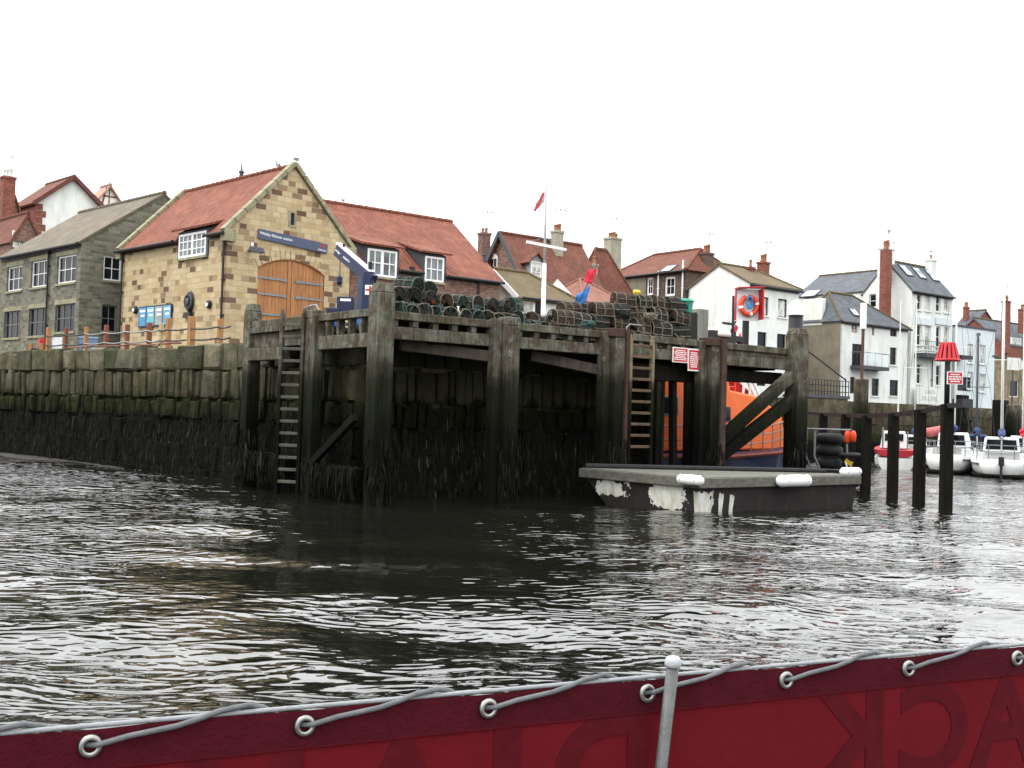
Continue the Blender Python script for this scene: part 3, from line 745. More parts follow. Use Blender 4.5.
for z in (.9, .5, .12): mb.tube([(x, y, r[3]+z) for x, y in P3], .025, 5)
for i in range(9): x = r[0]+(r[1]-r[0])*i/8; mb.cyl((x, -.95, r[3]), (x, -.95, r[3]+.9), .015, n=5)
mb.build('railing', DKGREY, bal)
r = h.rect('F', (951, 355.5, 957, 359)); mb = MB(); h.fbox(mb, 'F', r[0], r[1]+.8, -.9, -.004, r[2], r[3]); mb.build('balcony', BLACKP, h.root)
h.pipe('F', 931.5, 360, 388, r=.04, hopper=False)
tallh = h
h = House('white_cottage', 'white harbour cottage with slate hip roof and glass balcony', 841, 320, 78, A38, 799, 908)
BRF = M_var('brown_window_frame', (.09, .045, .03), .2)
h.window('F', (851.5, 324, 857.5, 332.5), 2, 2, M_var('cream_brown_frame', (.30, .17, .11)), GLPALE); h.window('F', (872, 325.5, 874.5, 335.5), 1, 1, M_var('cream_brown_frame', (.30, .17, .11)), GLPALE)
h.window('F', (890.2, 328, 897, 336.5), 2, 1, BRF, GLDARK); h.window('F', (890, 347.5, 896.5, 365), 1, 2, BRF, GLDARK, CREAM)
h.window('F', (852, 344, 863, 368), 2, 1, BRF, GLDARK); h.window('F', (850, 377, 855, 393.5), 1, 2, BRF, GLDARK)
h.window('F', (871.8, 378.5, 879, 396), 1, 2, DKGREY, GLDARK, CREAM); h.window('F', (889.7, 380, 898.5, 396), 1, 2, DKGREY, GLDARK, CREAM)
h.walls(WHITE, RENDER, None, 2.1); h.roof(SLATE, .15, along='x', hipx0=1.0, hipx1=4.6); h.gutter('F')
h.pipe('F', 842, 324, None, CREAM, .05, False); h.skylight('F', 854, 314, 79.8, .6, .6, 2.1/(h.L/2))
r = h.rect('F', (850, 366.5, 878.5, 370)); mb = MB(); h.fbox(mb, 'F', r[0], r[1], -.9, -.004, r[2], r[3]); bal = mb.build('balcony', DKGREY, h.root)
mb = MB(); z = r[3]
for x in [r[0]+(r[1]-r[0])*i/4 for i in range(5)]: mb.cyl((x, -.86, z), (x, -.86, z+.95), .02, n=6)
mb.tube([(r[0], -.05, z+.95), (r[0], -.86, z+.95), (r[1], -.86, z+.95), (r[1], -.05, z+.95)], .025, 6); mb.build('railing', GALV, bal)
mg, nt, b = newmat('balcony_glass', .05, .5); b.inputs['Base Color'].default_value = (.6, .68, .68, 1); b.inputs['Alpha'].default_value = .35
mb = MB(); mb.box(r[0]+.03, r[1]-.03, -.875, -.865, z+.05, z+.9); mb.build('glass_panel', mg, bal)
q0 = h.loc(822, 298, 79.2); q1 = h.loc(803, 320, 80.6); mb = MB(); mb.box(-.06, q0.x+.5, q0.y, max(q1.y, q0.y+1.2), h.he-.3, q0.z); mb.build('roof_box', CREAM, h.root, bevel=.06)
cot = h
# wall sign under the tall house
p = on_face(tallh, 'F', 922, 394.5, .0); sb = thing('painted_sign', 'white two line painted sign below the tall white house', 'sign', p-tallh.u*.5, tallh.ang)
mb = MB(); mb.box(-1.55, 1.75, -.03, .03, -.75, .6); mb.build('board', CREAM, sb)
FADE = M_var('faded_grey_paint', (.36, .38, .37), .2, 6, bmp=0)
t = text_mesh('LUNCH', 1.35, 'lettering', FADE, sb); t.location = (.25, -.033, .2); t.rotation_euler = (math.pi/2, 0, 0)
t = text_mesh('DR LONG', 2.1, 'lettering', FADE, sb); t.location = (.2, -.033, -.3); t.rotation_euler = (math.pi/2, 0, 0)
h = House('flat_roofed_white_house', 'pale blue-white flat roofed house right of the red beacon', 957, 326, 87.5, A38, 950, 995, W=None, L=5)
for b in ((967.5, 344, 973, 363), (979.5, 345, 985.5, 364), (967.5, 372, 973, 389), (979.5, 374, 985.5, 392)): h.window('F', b, 1, 2, WPAINT, GLPALE, PALEBL)
h.window('F', (957.5, 377, 971, 391), 1, 1, BLACKP, GLDARK)
h.walls(PALEBL, None, None, 0); mb = MB(); mb.box(-.08, h.W+.08, -.08, h.L, h.he-.02, h.he+.12); mb.build('roof', DKGREY, h.root)
h.pipe('F', 977.5, 333, None, DKGREY, .07)
h = House('far_red_brick_house', 'red brick gable house far behind the flat roofed white house', 966, 332, 106, A38, 950, 1003, cat='house')
h.walls(BRICKR, None, 'y', 2.3); h.roof(SLATE, .1); h.chimney(963, 969.5, 307, 335, 108, BRICKR, 4, .5); h.chimney(1001.5, 1011, 301, 345, 103, BRICKR, 4, .5)
h = House('far_slate_brick_house', 'red brick house with slate roof at the right edge', 1004, 345, 103, A38, 1000, 1060, L=6)
h.window('F', (1012, 338, 1022, 346), 3, 1, WPAINT, GLPALE); h.walls(BRICKR, None, 'x', 2.6); h.roof(SLATE, .1); h.chimney(1018, 1028, 309, 325, 107, BRICKR, 5, .45)
h = House('stone_store', 'buff stone harbour store beside the flat roofed white house', 992, 357, 91, A38, 985, 1040, L=6, cat='building')
h.window('F', (1010, 380, 1019, 397), 1, 1, WPAINT, GLDARK); h.walls(STONEY, None, None, 0); mb = MB(); mb.box(-.1, h.W+.1, -.1, h.L, h.he-.02, h.he+.15); mb.build('roof', DKGREY, h.root)
mb = MB(); r = h.rect('F', (985, 345, 994, 356)); h.fbox(mb, 'F', .2, 1.2, .5, .56, h.he+.15, h.he+1.2); mb.build('roof_hatch', WPAINT, h.root)
# ------------------------------------------------------------------ pier frame: s along the front, t away from the viewer
O = Vector((-3.46, 27.8, 0)); E = Vector((math.cos(math.radians(A38)), math.sin(math.radians(A38)), 0)); U = Vector((-E.y, E.x, 0))
RZ = math.radians(A38)
def L2W(s, t, z=0): return O+E*s+U*t+Vector((0, 0, z))
def W2L(p): q = Vector(p)-O; return q.dot(E), q.dot(U)
def s_at(px, t=0, py=400):
    r = ray(px, py); k = r.x/r.y; o = O+U*t
    return (k*o.y-o.x)/(E.x-k*E.y)
def t_at(px, s=0, py=400):
    r = ray(px, py); k = r.x/r.y; o = O+E*s
    return (k*o.y-o.x)/(U.x-k*U.y)
GZ = 4.05
# ---- water
def water():
    xs = np.concatenate([-np.geomspace(12, 260, 46)[::-1][:-1], np.arange(-12, 12.001, .075), np.geomspace(12, 260, 46)[1:]])
    ys = [-6.]
    while ys[-1] < 150:
        y = ys[-1]; ys.append(y+(.5 if y < 1.5 else .045 if y < 9 else .06 if y < 16 else .10 if y < 30 else .2 if y < 60 else 1.5))
    ys = np.array(ys)
    X, Y = np.meshgrid(xs, ys)
    rng = np.random.RandomState(3)
    Z = np.zeros_like(X)
    def lowf(seed, L):
        r = np.random.RandomState(seed); a = np.zeros_like(X)
        for _ in range(7):
            th = r.uniform(0, 2*np.pi); k = 2*np.pi/(L*r.uniform(.6, 1.8)); a += np.sin(k*(X*np.cos(th)*.6+Y*np.sin(th))+r.uniform(0, 6.28))
        return a/2.6
    patch = np.clip(.62+.5*lowf(4, 9.), .12, 1.35)
    # warp so that crests are short and broken
    wx = X+.35*lowf(8, 3.2); wy = Y+.35*lowf(9, 3.0)
    for i in range(24):
        lam = rng.uniform(.5, 1.3) if i < 16 else rng.uniform(2.2, 6.5)
        th = np.pi/2+rng.normal(0, .55)
        k = 2*np.pi/lam
        amp = (.0030*lam if lam < 1.4 else .0075*lam)*rng.uniform(.6, 1.2)
        ph = k*(wx*np.cos(th)+wy*np.sin(th))+rng.uniform(0, 6.28)
        Z += amp*np.sin(ph)*(patch if lam < 1.4 else 1)*WAMP
    fade = np.clip((70-Y)/40, .25, 1.0)
    Z *= fade
    ny, nx = X.shape
    co_ = np.stack([X, Y, Z], -1).reshape(-1, 3).astype(np.float32)
    idx = np.arange(nx*ny).reshape(ny, nx)
    q = np.stack([idx[:-1, :-1], idx[:-1, 1:], idx[1:, 1:], idx[1:, :-1]], -1).reshape(-1, 4).astype(np.int32)
    me = bpy.data.meshes.new('water')
    me.vertices.add(len(co_)); me.vertices.foreach_set('co', co_.ravel())
    me.loops.add(q.size); me.loops.foreach_set('vertex_index', q.ravel())
    me.polygons.add(len(q)); me.polygons.foreach_set('loop_start', np.arange(0, q.size, 4, dtype=np.int32))
    me.polygons.foreach_set('loop_total', np.full(len(q), 4, dtype=np.int32))
    me.polygons.foreach_set('use_smooth', np.ones(len(q), dtype=bool))
    me.update(); me.validate()
    o = bpy.data.objects.new('water', me); COL.objects.link(o); o['kind'] = 'structure'
    m, nt, b = newmat('harbour_water', .012, .5)
    P = pos(nt)
    b.inputs['Base Color'].default_value = (.006, .0065, .0045, 1); b.inputs['IOR'].default_value = 1.85
    wob = node(nt, 'ShaderNodeTexNoise', {'Vector': P, 'Scale': .8, 'Detail': 1.0}).outputs[1]
    Pw = node(nt, 'ShaderNodeVectorMath', {0: wob, 1: (.5, .5, 0), 2: P}, operation='MULTIPLY_ADD').outputs[0]
    def crest(sc, stretch, det=1.0):
        n_ = noise(nt, scl(nt, Pw, stretch), sc, det, .4)
        q = mth(nt, 'SUBTRACT', n_, .5)
        return mth(nt, 'MULTIPLY', mth(nt, 'SQRT', mth(nt, 'ADD', mth(nt, 'MULTIPLY', q, q), .0015)), -1.)
    h1 = crest(3.0, (.55, 1.0, 1)); h3 = crest(6.0, (.6, 1.0, 1))
    h2 = noise(nt, scl(nt, P, (.7, 1.0, 1)), 1.5, 1.5, .5)
    sp = node(nt, 'ShaderNodeSeparateXYZ', {0: P})
    ex = mth(nt, 'DIVIDE', mth(nt, 'ADD', sp.outputs[0], 2.2), 4.2); ey = mth(nt, 'DIVIDE', mth(nt, 'SUBTRACT', sp.outputs[1], 17.), 6.5)
    lee = mth(nt, 'SUBTRACT', 1.15, mth(nt, 'ADD', mth(nt, 'MULTIPLY', ex, ex), mth(nt, 'MULTIPLY', ey, ey)), True)
    pt = ramp(nt, noise(nt, scl(nt, Pw, (.7, 1.6, 1)), .30, 3, .55), [(.34, .22), (.46, .75), (.62, 1.15)])
    pt = mth(nt, 'MULTIPLY', pt, mth(nt, 'SUBTRACT', 1.0, mth(nt, 'MULTIPLY', lee, .78)))
    for cx, cy, rx, ry, k in ((-17., 36., 11., 13., 1.3), (-3.5, 6.5, 3.5, 3.2, .5), (13., 24., 7., 12., .6)):
        ex = mth(nt, 'DIVIDE', mth(nt, 'SUBTRACT', sp.outputs[0], cx), rx); ey = mth(nt, 'DIVIDE', mth(nt, 'SUBTRACT', sp.outputs[1], cy), ry)
        gust = mth(nt, 'SUBTRACT', 1., mth(nt, 'ADD', mth(nt, 'MULTIPLY', ex, ex), mth(nt, 'MULTIPLY', ey, ey)), True)
        pt = mth(nt, 'ADD', pt, mth(nt, 'MULTIPLY', gust, k))
    hh = mth(nt, 'ADD', mth(nt, 'MULTIPLY', mth(nt, 'ADD', h1, mth(nt, 'MULTIPLY', h3, .3)), mth(nt, 'MULTIPLY', pt, WB1)), mth(nt, 'MULTIPLY', h2, WB2))
    bump(nt, b, hh, 1.0, 1.0)
    me.materials.append(m)
    return o
WAMP, WB1, WB2 = .6, .125, .012
water()
# ---- ground
def flat(name, pts, z, m):
    mb = MB(); mb.poly([(p[0], p[1], z) for p in pts]); o = mb.build(name, m); o['kind'] = 'structure'; return o
W0, W1, W2 = Vector((-40, 64.2, 0)), Vector((-22.6, 48.6, 0)), Vector((-9.7, 37.2, 0))
W3, W4 = L2W(1.0, 2.3), L2W(12.2, 2.3)
inl = [L2W(11.9, 2.8), L2W(10.9, 12), L2W(27, 12), L2W(27, 22.7), L2W(160, 22.7)]
GRD = M_var('stone_setts', (.16, .15, .125), .3, 1.5, .95)
flat('ground', [W0, W1, W2, W3, W4]+inl+[Vector((2500, 900)), Vector((2500, 3500)), Vector((-2500, 3500)), Vector((-2500, 300))], GZ, GRD)
# silt bank at the foot of the left wall
mb = MB()
A, B = [], []
for i in range(13):
    k = i/12; p = W0.lerp(W1, k*2) if k < .5 else W1.lerp(W2, (k-.5)*2)
    d = (W2-W1).normalized(); n = Vector((d.y, -d.x, 0))
    A.append(p+Vector((0, 0, .40*(1.02-k)))); B.append(p+n*((1.2+.4*math.sin(i*1.7))*(1.15-k)+.35)+Vector((0, 0, -.12)))
for i in range(12):
    C0 = (A[i]+B[i])/2+Vector((0, 0, .05)); C1 = (A[i+1]+B[i+1])/2+Vector((0, 0, .05))
    mb.poly([A[i], A[i+1], C1, C0]); mb.poly([C0, C1, B[i+1], B[i]])
o = mb.build('mud_bank', M_var('wet_silt', (.035, .029, .022), .4, 2, .5), smooth=True); o['kind'] = 'structure'
# ---- stone walls
def wall_blocks(mb, p0, p1, courses, batter=.05, ztop=4.5, seed=0, off=0.0):
    r = random.Random(seed); d = (p1-p0); Ln = d.length; d.normalize(); n = Vector((d.y, -d.x, 0))
    for (z0, z1, w0, w1, dep, rag) in courses:
        x = -.02
        while x < Ln-.05:
            w = r.uniform(w0, w1)
            if x+w > Ln-.15: w = Ln-x+.01
            g = r.uniform(.012, .05); pr = dep*r.uniform(.25, 1.)
            a, b = x+g, x+w-g; zb = z0+g*.8+r.uniform(-rag, rag)*.3; zt = z1-g*.8+r.uniform(-rag, rag)
            base = (ztop-(z0+z1)/2)*batter+off
            i_ = min(.05, w*.13, (z1-z0)*.10)
            jj = lambda: r.uniform(-.05, .05)
            f = lambda xx, zz, nn: p0+d*xx+n*nn+Vector((0, 0, zz))
            back = [f(a, zb, base-.35), f(b, zb, base-.35), f(b, zt, base-.35), f(a, zt, base-.35)]
            mid = [f(a, zb, base+pr*.75), f(b, zb, base+pr*.75), f(b, zt, base+pr*.75), f(a, zt, base+pr*.75)]
            fr = [f(a+i_+jj(), zb+i_+jj(), base+pr+jj()), f(b-i_+jj(), zb+i_+jj(), base+pr+jj()), f(b-i_+jj(), zt-i_+jj(), base+pr+jj()), f(a+i_+jj(), zt-i_+jj(), base+pr+jj())]
            V = [[mb.v(q) for q in ring] for ring in (back, mid, fr)]
            for A_, B_ in zip(V, V[1:]):
                for i in range(4): mb.bm.faces.new((A_[i], A_[(i+1) % 4], B_[(i+1) % 4], B_[i]))
            mb.bm.faces.new(V[2]); mb.bm.faces.new(V[0][::-1])
            x += w
def core(mb, p0, p1, z1, th=.8, back=.06, z0=-1.5, batter=.05, ztop=4.5):
    d = (p1-p0).normalized(); n = Vector((d.y, -d.x, 0)); lo = n*(ztop-z0)*batter; hi = n*(ztop-z1)*batter; bk = n*back
    mb.hexa([p0-n*th+Vector((0, 0, z0)), p1-n*th+Vector((0, 0, z0)), p1+lo-bk+Vector((0, 0, z0)), p0+lo-bk+Vector((0, 0, z0))],
            [p0-n*th+Vector((0, 0, z1)), p1-n*th+Vector((0, 0, z1)), p1+hi-bk+Vector((0, 0, z1)), p0+hi-bk+Vector((0, 0, z1))])
mbd = MB(); mbdt = MB()
qw = thing('quay_wall', 'old stone quay wall with mossy upright blocks and weedy foot', 'wall', (0, 0, 0))
COURSE = [(2.62, 3.6, .20, .52, .24, .10), (1.9, 2.6, .24, .60, .28, .09), (1.1, 1.88, .3, .6, .2, .05), (.2, 1.08, .3, .6, .2, .05), (-.8, .18, .3, .6, .2, .05)]
mb = MB(); mbt = MB(); mbc = MB()
for k, (a, b) in enumerate(((W0, W1), (W1, W2), (W2, W3), (W3, W4))):
    cs = list(COURSE)
    if k < 2 and k == 0: cs[0] = (2.62, 3.6, .6, 1.2, .16, .05)
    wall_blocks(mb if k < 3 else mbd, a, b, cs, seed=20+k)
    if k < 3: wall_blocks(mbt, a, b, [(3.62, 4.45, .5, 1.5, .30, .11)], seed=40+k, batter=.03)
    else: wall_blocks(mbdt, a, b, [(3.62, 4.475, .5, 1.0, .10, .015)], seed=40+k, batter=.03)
    core(mbc, a, b, 4.1)
mbc.build('core', WALLST, qw); mb.build('upright_stones', WALLST, qw); mbt.build('coping_stones', WALLST, qw); mbd.build('damp_shaded_stones', DAMPSHADE, qw); mbdt.build('inner_coping_stones', DAMPSHADE, qw)
hw_ = thing('harbour_wall', 'far harbour wall of brown stone below the white houses', 'wall', (0, 0, 0))
mb = MB(); mbc = MB()
FC = [(3.2, 4.0, .6, 1.3, .06, .02), (2.4, 3.18, .5, 1.2, .06, .02), (1.6, 2.38, .5, 1.1, .06, .02), (.8, 1.58, .5, 1.1, .06, .02), (-.6, .78, .5, 1.1, .06, .02)]
F0, F1 = L2W(27, 22.7), L2W(105, 22.7)
wall_blocks(mb, F0, F1, FC, seed=77, batter=.02); core(mbc, F0, F1, 4.04)
for a, b in ((inl[1], inl[2]), (inl[2], inl[3])): core(mbc, a, b, 4.04); wall_blocks(mb, a, b, FC, seed=78, batter=.02)
core(mbc, inl[0], inl[1], 4.04); mbc.build('core', FARST, hw_); mb.build('stones', FARST, hw_)
# stone platform with railing left of the cottage
p = L2W(*W2L(at(806, 400, 74))); q = L2W(*W2L(at(842, 400, 77)))
pf = thing('stone_platform', 'stone landing with iron railing left of the white cottage', 'platform', L2W(47.4, 20.6), RZ)
mb = MB(); mb.box(-2.4, 1.9, 0, 2.0, -1, 4.1); mb.build('masonry', FARST, pf)
mb = MB(); mb.box(-2.5, 2.0, -.1, 2.0, 4.1, 4.3); mb.build('landing', DKGREY, pf)
mb = MB()
for i in range(14): x = -2.4+4.3*i/13; mb.cyl((x, -.05, 4.3), (x, -.05, 5.3), .03, n=6)
for z in (4.55, 4.95, 5.3): mb.tube([(-2.4, -.05, z), (1.95, -.05, z)], .03, 5)
mb.tube([(-2.6, .4, 7.4), (1.9, .2, 5.4)], .05, 6); mb.tube([(1.9, .2, 4.3), (1.9, .2, 5.5)], .05, 6)
mb.build('railing', BLACKP, pf)
# ---- timber pier
pier = thing('timber_pier', 'old timber pier with square posts, heavy edge beams and weedy legs', 'pier', O, RZ)
POSTS = [(0, 0, 5.6, .50, .50), (4.07, 0, 5.06, .46, .46), (8.18, 0, 4.99, .60, .46), (12.4, 0, 4.99, .62, .46), (16.66, 0, 5.66, .60, .56), (0, 3.35, 5.12, .40, .46), (0, 7.35, 5.54, .42, .42)]
for i, (s, t, z, w, d) in enumerate(POSTS):
    mb = MB(); q = .24
    mb.box(s-w/2, s+w/2, t-.2-d/2+(.2 if s == 0 and t else 0), t-.2+d/2+(.2 if s == 0 and t else 0), -1, z-q)
    for f in mb.bm.faces: pass
    yy = t-.2+(.2 if s == 0 and t else 0)
    mb.box(s-w/2+.001, s+w/2-.001, yy-d/2+.001, yy+d/2-.001, z-q, z, .72 if i in (0, 4, 6) else .97)
    if i in (1, 2, 3): mb.box(s-w/2-.26, s-w/2-.004, yy-.02, yy+.3, -1, z-.06)
    if i == 5: mb.bar((s-.1, t-.36, z-.15), (s-.1, t-.36, -.5), .22, .3); mb.bar((s+.0, t+.42, z+.12), (s+.0, t+.38, -.5), .2, .26)
    mb.build('post', TIMBER, pier, bevel=.03)
def beam(name, *boxes, m=TIMBER, bev=.02):
    o = None
    if name == 'deck':
        mb = MB()
        for b in boxes: mb.box(*b)
        return mb.build(name, m, pier)
    for b in boxes:
        mb = MB(); mb.box(*b); o = mb.build(name, m, pier, bevel=bev)
    return o
S = [p[0] for p in POSTS[:5]]
for a, b in zip(S, S[1:]):
    beam('top_rail', (a+.01, b-.01, -.06, .26, 4.74, 4.95))
    bl = []
    x = a+.55
    while x < b-.3: bl.append((x-.09, x+.09, .0, .22, 4.57, 4.739)); x += .62
    if a < 12: beam('block', *bl)
    else: beam('upper_beam', (a+.01, b-.01, .03, .25, 4.571, 4.738))
    beam('edge_beam', (a+.01, b-.01, .0, .28, 4.24 if a < 12 else 4.22, 4.568))
for a, b in ((0, 3.35), (3.35, 7.35)):
    beam('top_rail', (-.14, .16, a+.2, b-.05, 4.78, 4.98))
    if a == 0:
        beam('block', *[(-.08, .12, a+x-.07, a+x+.07, 4.37, 4.779) for x in (.7, 1.3, 1.9, 2.5, 3.0)])
        beam('edge_beam', (-.12, .16, a+.2, b-.05, 4.0, 4.37))
    else:
        beam('deck_plank_ends', *[(-.2, .7, a+.3+x*.31, a+.3+x*.31+.28, 4.60, 4.775) for x in range(12)])
        beam('edge_beam', (-.05, .2, a+.2, b-.05, 4.17, 4.597)); beam('lower_beam', (-.2, .1, a+1.6, b-.1, 3.78, 4.15))
beam('deck', *[(.16, 11.2, .3+k*.24, .3+k*.24+.22, 4.49, 4.56) for k in range(5)], *[(11.2, 16.9, .3+k*.24, .3+k*.24+.22, 4.49, 4.56) for k in range(14)], *[(1.32, 11.2, 1.5+k*.24, 1.5+k*.24+.22, 4.49, 4.56) for k in range(4)], *[(.22, 1.3, 1.5+k*.24, 1.5+k*.24+.22, 4.49, 4.56) for k in range(25)], bev=0)
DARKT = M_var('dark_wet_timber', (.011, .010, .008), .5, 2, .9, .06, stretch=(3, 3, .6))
MIDT = M_var('mid_brown_timber', (.06, .048, .035), .5, 2, .85, stretch=(3, 3, .6))  # mottled mid-brown timber for the corbels
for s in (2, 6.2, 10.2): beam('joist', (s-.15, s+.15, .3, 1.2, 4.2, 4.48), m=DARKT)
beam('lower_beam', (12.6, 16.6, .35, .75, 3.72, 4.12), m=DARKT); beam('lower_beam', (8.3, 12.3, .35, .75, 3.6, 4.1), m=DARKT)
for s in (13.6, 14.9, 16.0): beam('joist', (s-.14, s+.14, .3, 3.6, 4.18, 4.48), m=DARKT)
for p, q, d in (((3.95, .1, 3.95), (1.2, .75, 4.15), .3), ((8.05, .1, 3.75), (5.6, .75, 4.12), .34)):
    mb = MB(); mb.bar(p, q, .26, .3); mb.build('corbel', MIDT, pier, bevel=.02)
br_ = ((s_at(789, -.15), 4.0, s_at(719, -.15), 1.75), (s_at(796, -.15), 3.3, s_at(719, -.15), 1.2))
for a, za, b, zb in br_:
    mb = MB(); mb.bar((a, -.2+.06*(za < 3.5), za), (b, -.2+.06*(za < 3.5), zb), .3, .38); mb.build('diagonal_brace', TIMBER, pier, bevel=.02)
# dark upright sheeting between the ladder and the next post
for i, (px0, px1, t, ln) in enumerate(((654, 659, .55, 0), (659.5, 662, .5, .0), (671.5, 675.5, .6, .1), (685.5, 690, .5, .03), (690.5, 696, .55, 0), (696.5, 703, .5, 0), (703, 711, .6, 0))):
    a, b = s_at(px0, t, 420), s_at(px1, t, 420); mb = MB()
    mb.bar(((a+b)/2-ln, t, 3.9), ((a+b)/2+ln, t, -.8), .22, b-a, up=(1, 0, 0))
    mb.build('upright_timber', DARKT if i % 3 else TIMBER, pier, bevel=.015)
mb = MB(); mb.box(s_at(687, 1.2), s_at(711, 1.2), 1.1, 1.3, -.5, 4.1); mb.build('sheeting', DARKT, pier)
# rear legs
for s, t in ((12.4, 3.4), (16.8, 3.4), (15.8, 3.4)):
    mb = MB(); mb.box(s-.2, s+.2, t-.2, t+.2, -1, 4.48); mb.build('post', TIMBER, pier, bevel=.02)
# weedy low waling and sloping strut between the left posts
mb = MB(); mb.bar((-.15, .3, .75), (-.15, 2.9, .5), .3, .35); mb.bar((-.2, 3.2, .7), (-.2, .6, 2.2), .16, .2); mb.bar((-.1, 4.2, .85), (-.1, 7.0, .8), .3, .35); mb.build('waling', TIMBER, pier, bevel=.02)
for s in (s_at(623.3, -.3), s_at(718.5, -.3)):
    mb = MB(); mb.box(s-.12, s+.12, -.52, -.47, .95, 5.02); mb.box(s-.12, s-.09, -.47, -.3, .95, 5.02); mb.box(s+.09, s+.12, -.47, -.3, .95, 5.02)
    mb.build('steel_channel', RUST, pier)
    mb = MB(); mb.box(s-.62, s-.125, -.45, .05, 4.78, 5.03); mb.build('steel_cap', RUST, pier, bevel=.02)
def ladder(name, label, p0, axis, width, z0, z1, step, m, n, rung_m=None):
    t = thing('ladder', label, 'ladder', p0, 0, 'ladders fixed to the pier')
    a = Vector(axis).normalized()
    for sg in (-1, 1):
        mb = MB(); c = a*sg*width/2; mb.bar(c+Vector((0, 0, z0)), c+Vector((0, 0, z1-.12)), .10, .14, up=tuple(Vector(n)))
        mb.bar(c+Vector((0, 0, z1-.125)), c+Vector((0, 0, z1)), .07, .10, up=tuple(Vector(n)))
        mb.build('stringer', m, t, bevel=.015)
    z = z0+.55
    while z < z1-.15:
        mb = MB(); mb.bar(-a*(width/2-.045)+Vector((0, 0, z)), a*(width/2-.045)+Vector((0, 0, z)), .10, .085); mb.build('rung', rung_m or m, t, bevel=.012); z += step
    return t
ladder('a', 'weathered green-grey ladder at the left end of the pier reaching into the water', L2W(-.42, (t_at(281, -.42)+t_at(300, -.42))/2), (.96, -.28, 0), .66, -.2, 5.15, .335, TIMBER, (-.28, -.96, 0), M_var('pale_rung_timber', (.075, .075, .058), .5, 2, .9))
PALET = M_timber('pale_ladder_timber', (.33, .27, .18), (.10, .065, .045), (.22, .165, .105))
ladder('b', 'pale brown wooden ladder behind the floating pontoon', L2W((s_at(629, -.5)+s_at(651, -.5))/2, -.5), E, s_at(651, -.5)-s_at(629, -.5), 1.0, 4.88, .335, PALET, -U, M_var('brown_rung_timber', (.105, .068, .042), .5, 2, .9))
# square grey post standing on the deck, capped steel pile behind the end post
p = at(698.5, 330, 38.3); sp = thing('mooring_post', 'square grey timber post standing on the deck left of the lifebuoy', 'post', (p.x, p.y, 4.5), RZ)
mb = MB(); mb.box(-.24, .24, -.24, .24, 0, 1.75); mb.build('shaft', M_var('grey_timber', (.22, .215, .19), .4, 3, .9, stretch=(6, 6, .4), stain=(.12, .13, .1)), sp, bevel=.02)
zc_ = at(795, 315, 40.2).z
p = at(795.5, 330, 40.2); cpile = thing('capped_pile', 'dark steel pile with a white conical cap behind the end post', 'pile', (p.x, p.y, 0), RZ)
mb = MB(); mb.lathe((0, 0, -1), [(.26, 0), (.26, zc_+1.0)], 20); mb.build('tube', M_var('dark_steel', (.014, .013, .018), .3, 3, .6), cpile, True)
mb = MB(); mb.lathe((0, 0, zc_-.02), [(.30, 0), (.305, .02), (.305, .33), (.25, .42), (.03, .58)], 20); mb.build('cap', WPAINT, cpile, False)
# red notices
def notice(label, s0, s1, z0, z1, t, group, rows, heads, par_rz=RZ, loc=None):
    c = loc or L2W((s0+s1)/2, t, (z0+z1)/2); n = thing('notice_sign', label, 'sign', c, par_rz, group)
    w, h = (s1-s0)/2, (z1-z0)/2
    mb = MB(); mb.box(-w, w, -.015, .015, -h, h); mb.build('white_border', WPAINT, n)
    mb = MB(); mb.box(-w*.90, w*.90, -.02, -.0155, -h*.88, h*.88); mb.build('red_panel', REDP, n)
    r = random.Random(label); mb = MB()
    for i in range(rows):
        z = h*.72-(i+.5)*h*1.44/rows; wd = w*r.uniform(.5, .8) if heads == 0 else w*(.78 if i % 3 else .6)
        x = -wd
        while x < wd-.01:
            l = min(r.uniform(.04, .12), wd-x); mb.box(x, x+l, -.024, -.0205, z-h*.36/rows, z+h*.36/rows); x += l+.015
    mb.build('lettering', WPAINT, n); return n
zt = lambda px, py, t: (lambda sv: CAMH+(at(px, py, L2W(sv, t).y).z-CAMH))(s_at(px, t))
t_ = -.06
notice('wider of the two red notices hung on the pier beam', s_at(671.3, t_), s_at(686.6, t_), zt(679, 362.5, t_), zt(679, 347.5, t_), t_, 'red notices on the pier', 6, 1)
t_ = -.09
notice('narrow upright red notice hung on the pier beam', s_at(687, t_), s_at(698, t_), zt(692, 371, t_), zt(692, 348.7, t_), t_, 'red notices on the pier', 8, 0)
# ---- lifebuoy housing
c = at(747.5, 305, 39.0)
lh = thing('lifebuoy_housing', 'red framed white lifebuoy box on a dark post at the pier edge', 'lifebuoy box', (c.x, c.y, 4.5), math.radians(12))
zc = c.z-4.5; w, hh = .43, .56
mb = MB(); mb.box(-.09, .09, .02, .2, 0, zc-hh+.02); mb.build('post', BLACKP, lh)
mb = MB(); mb.box(-w, w, .0, .03, -hh, hh)
for v in mb.bm.verts: v.co.z += zc
mb.build('back_panel', WPAINT, lh)
mb = MB(); mb.box(w-.01, w+.035, -.36, .031, zc-hh+.04, zc+hh); mb.build('side_panel', REDP, lh)
mb = MB(); mb.box(-w-.04, -w, -.03, .031, zc-hh, zc+hh); mb.build('edge_strip', REDP, lh)
mb = MB(); mb.slab([(-w-.05, -.38, zc+hh+.02), (w+.05, -.38, zc+hh+.1), (w+.05, .05, zc+hh+.1), (-w-.05, .05, zc+hh+.02)], .04); mb.build('roof', REDP, lh)
lbz = thing('lifebuoy', 'orange lifebuoy with white bands hanging in its red framed box', 'lifebuoy', Vector((c.x, c.y, c.z-.03))+Vector((math.sin(math.radians(12))*.12, -math.cos(math.radians(12))*.12, 0)), math.radians(12))
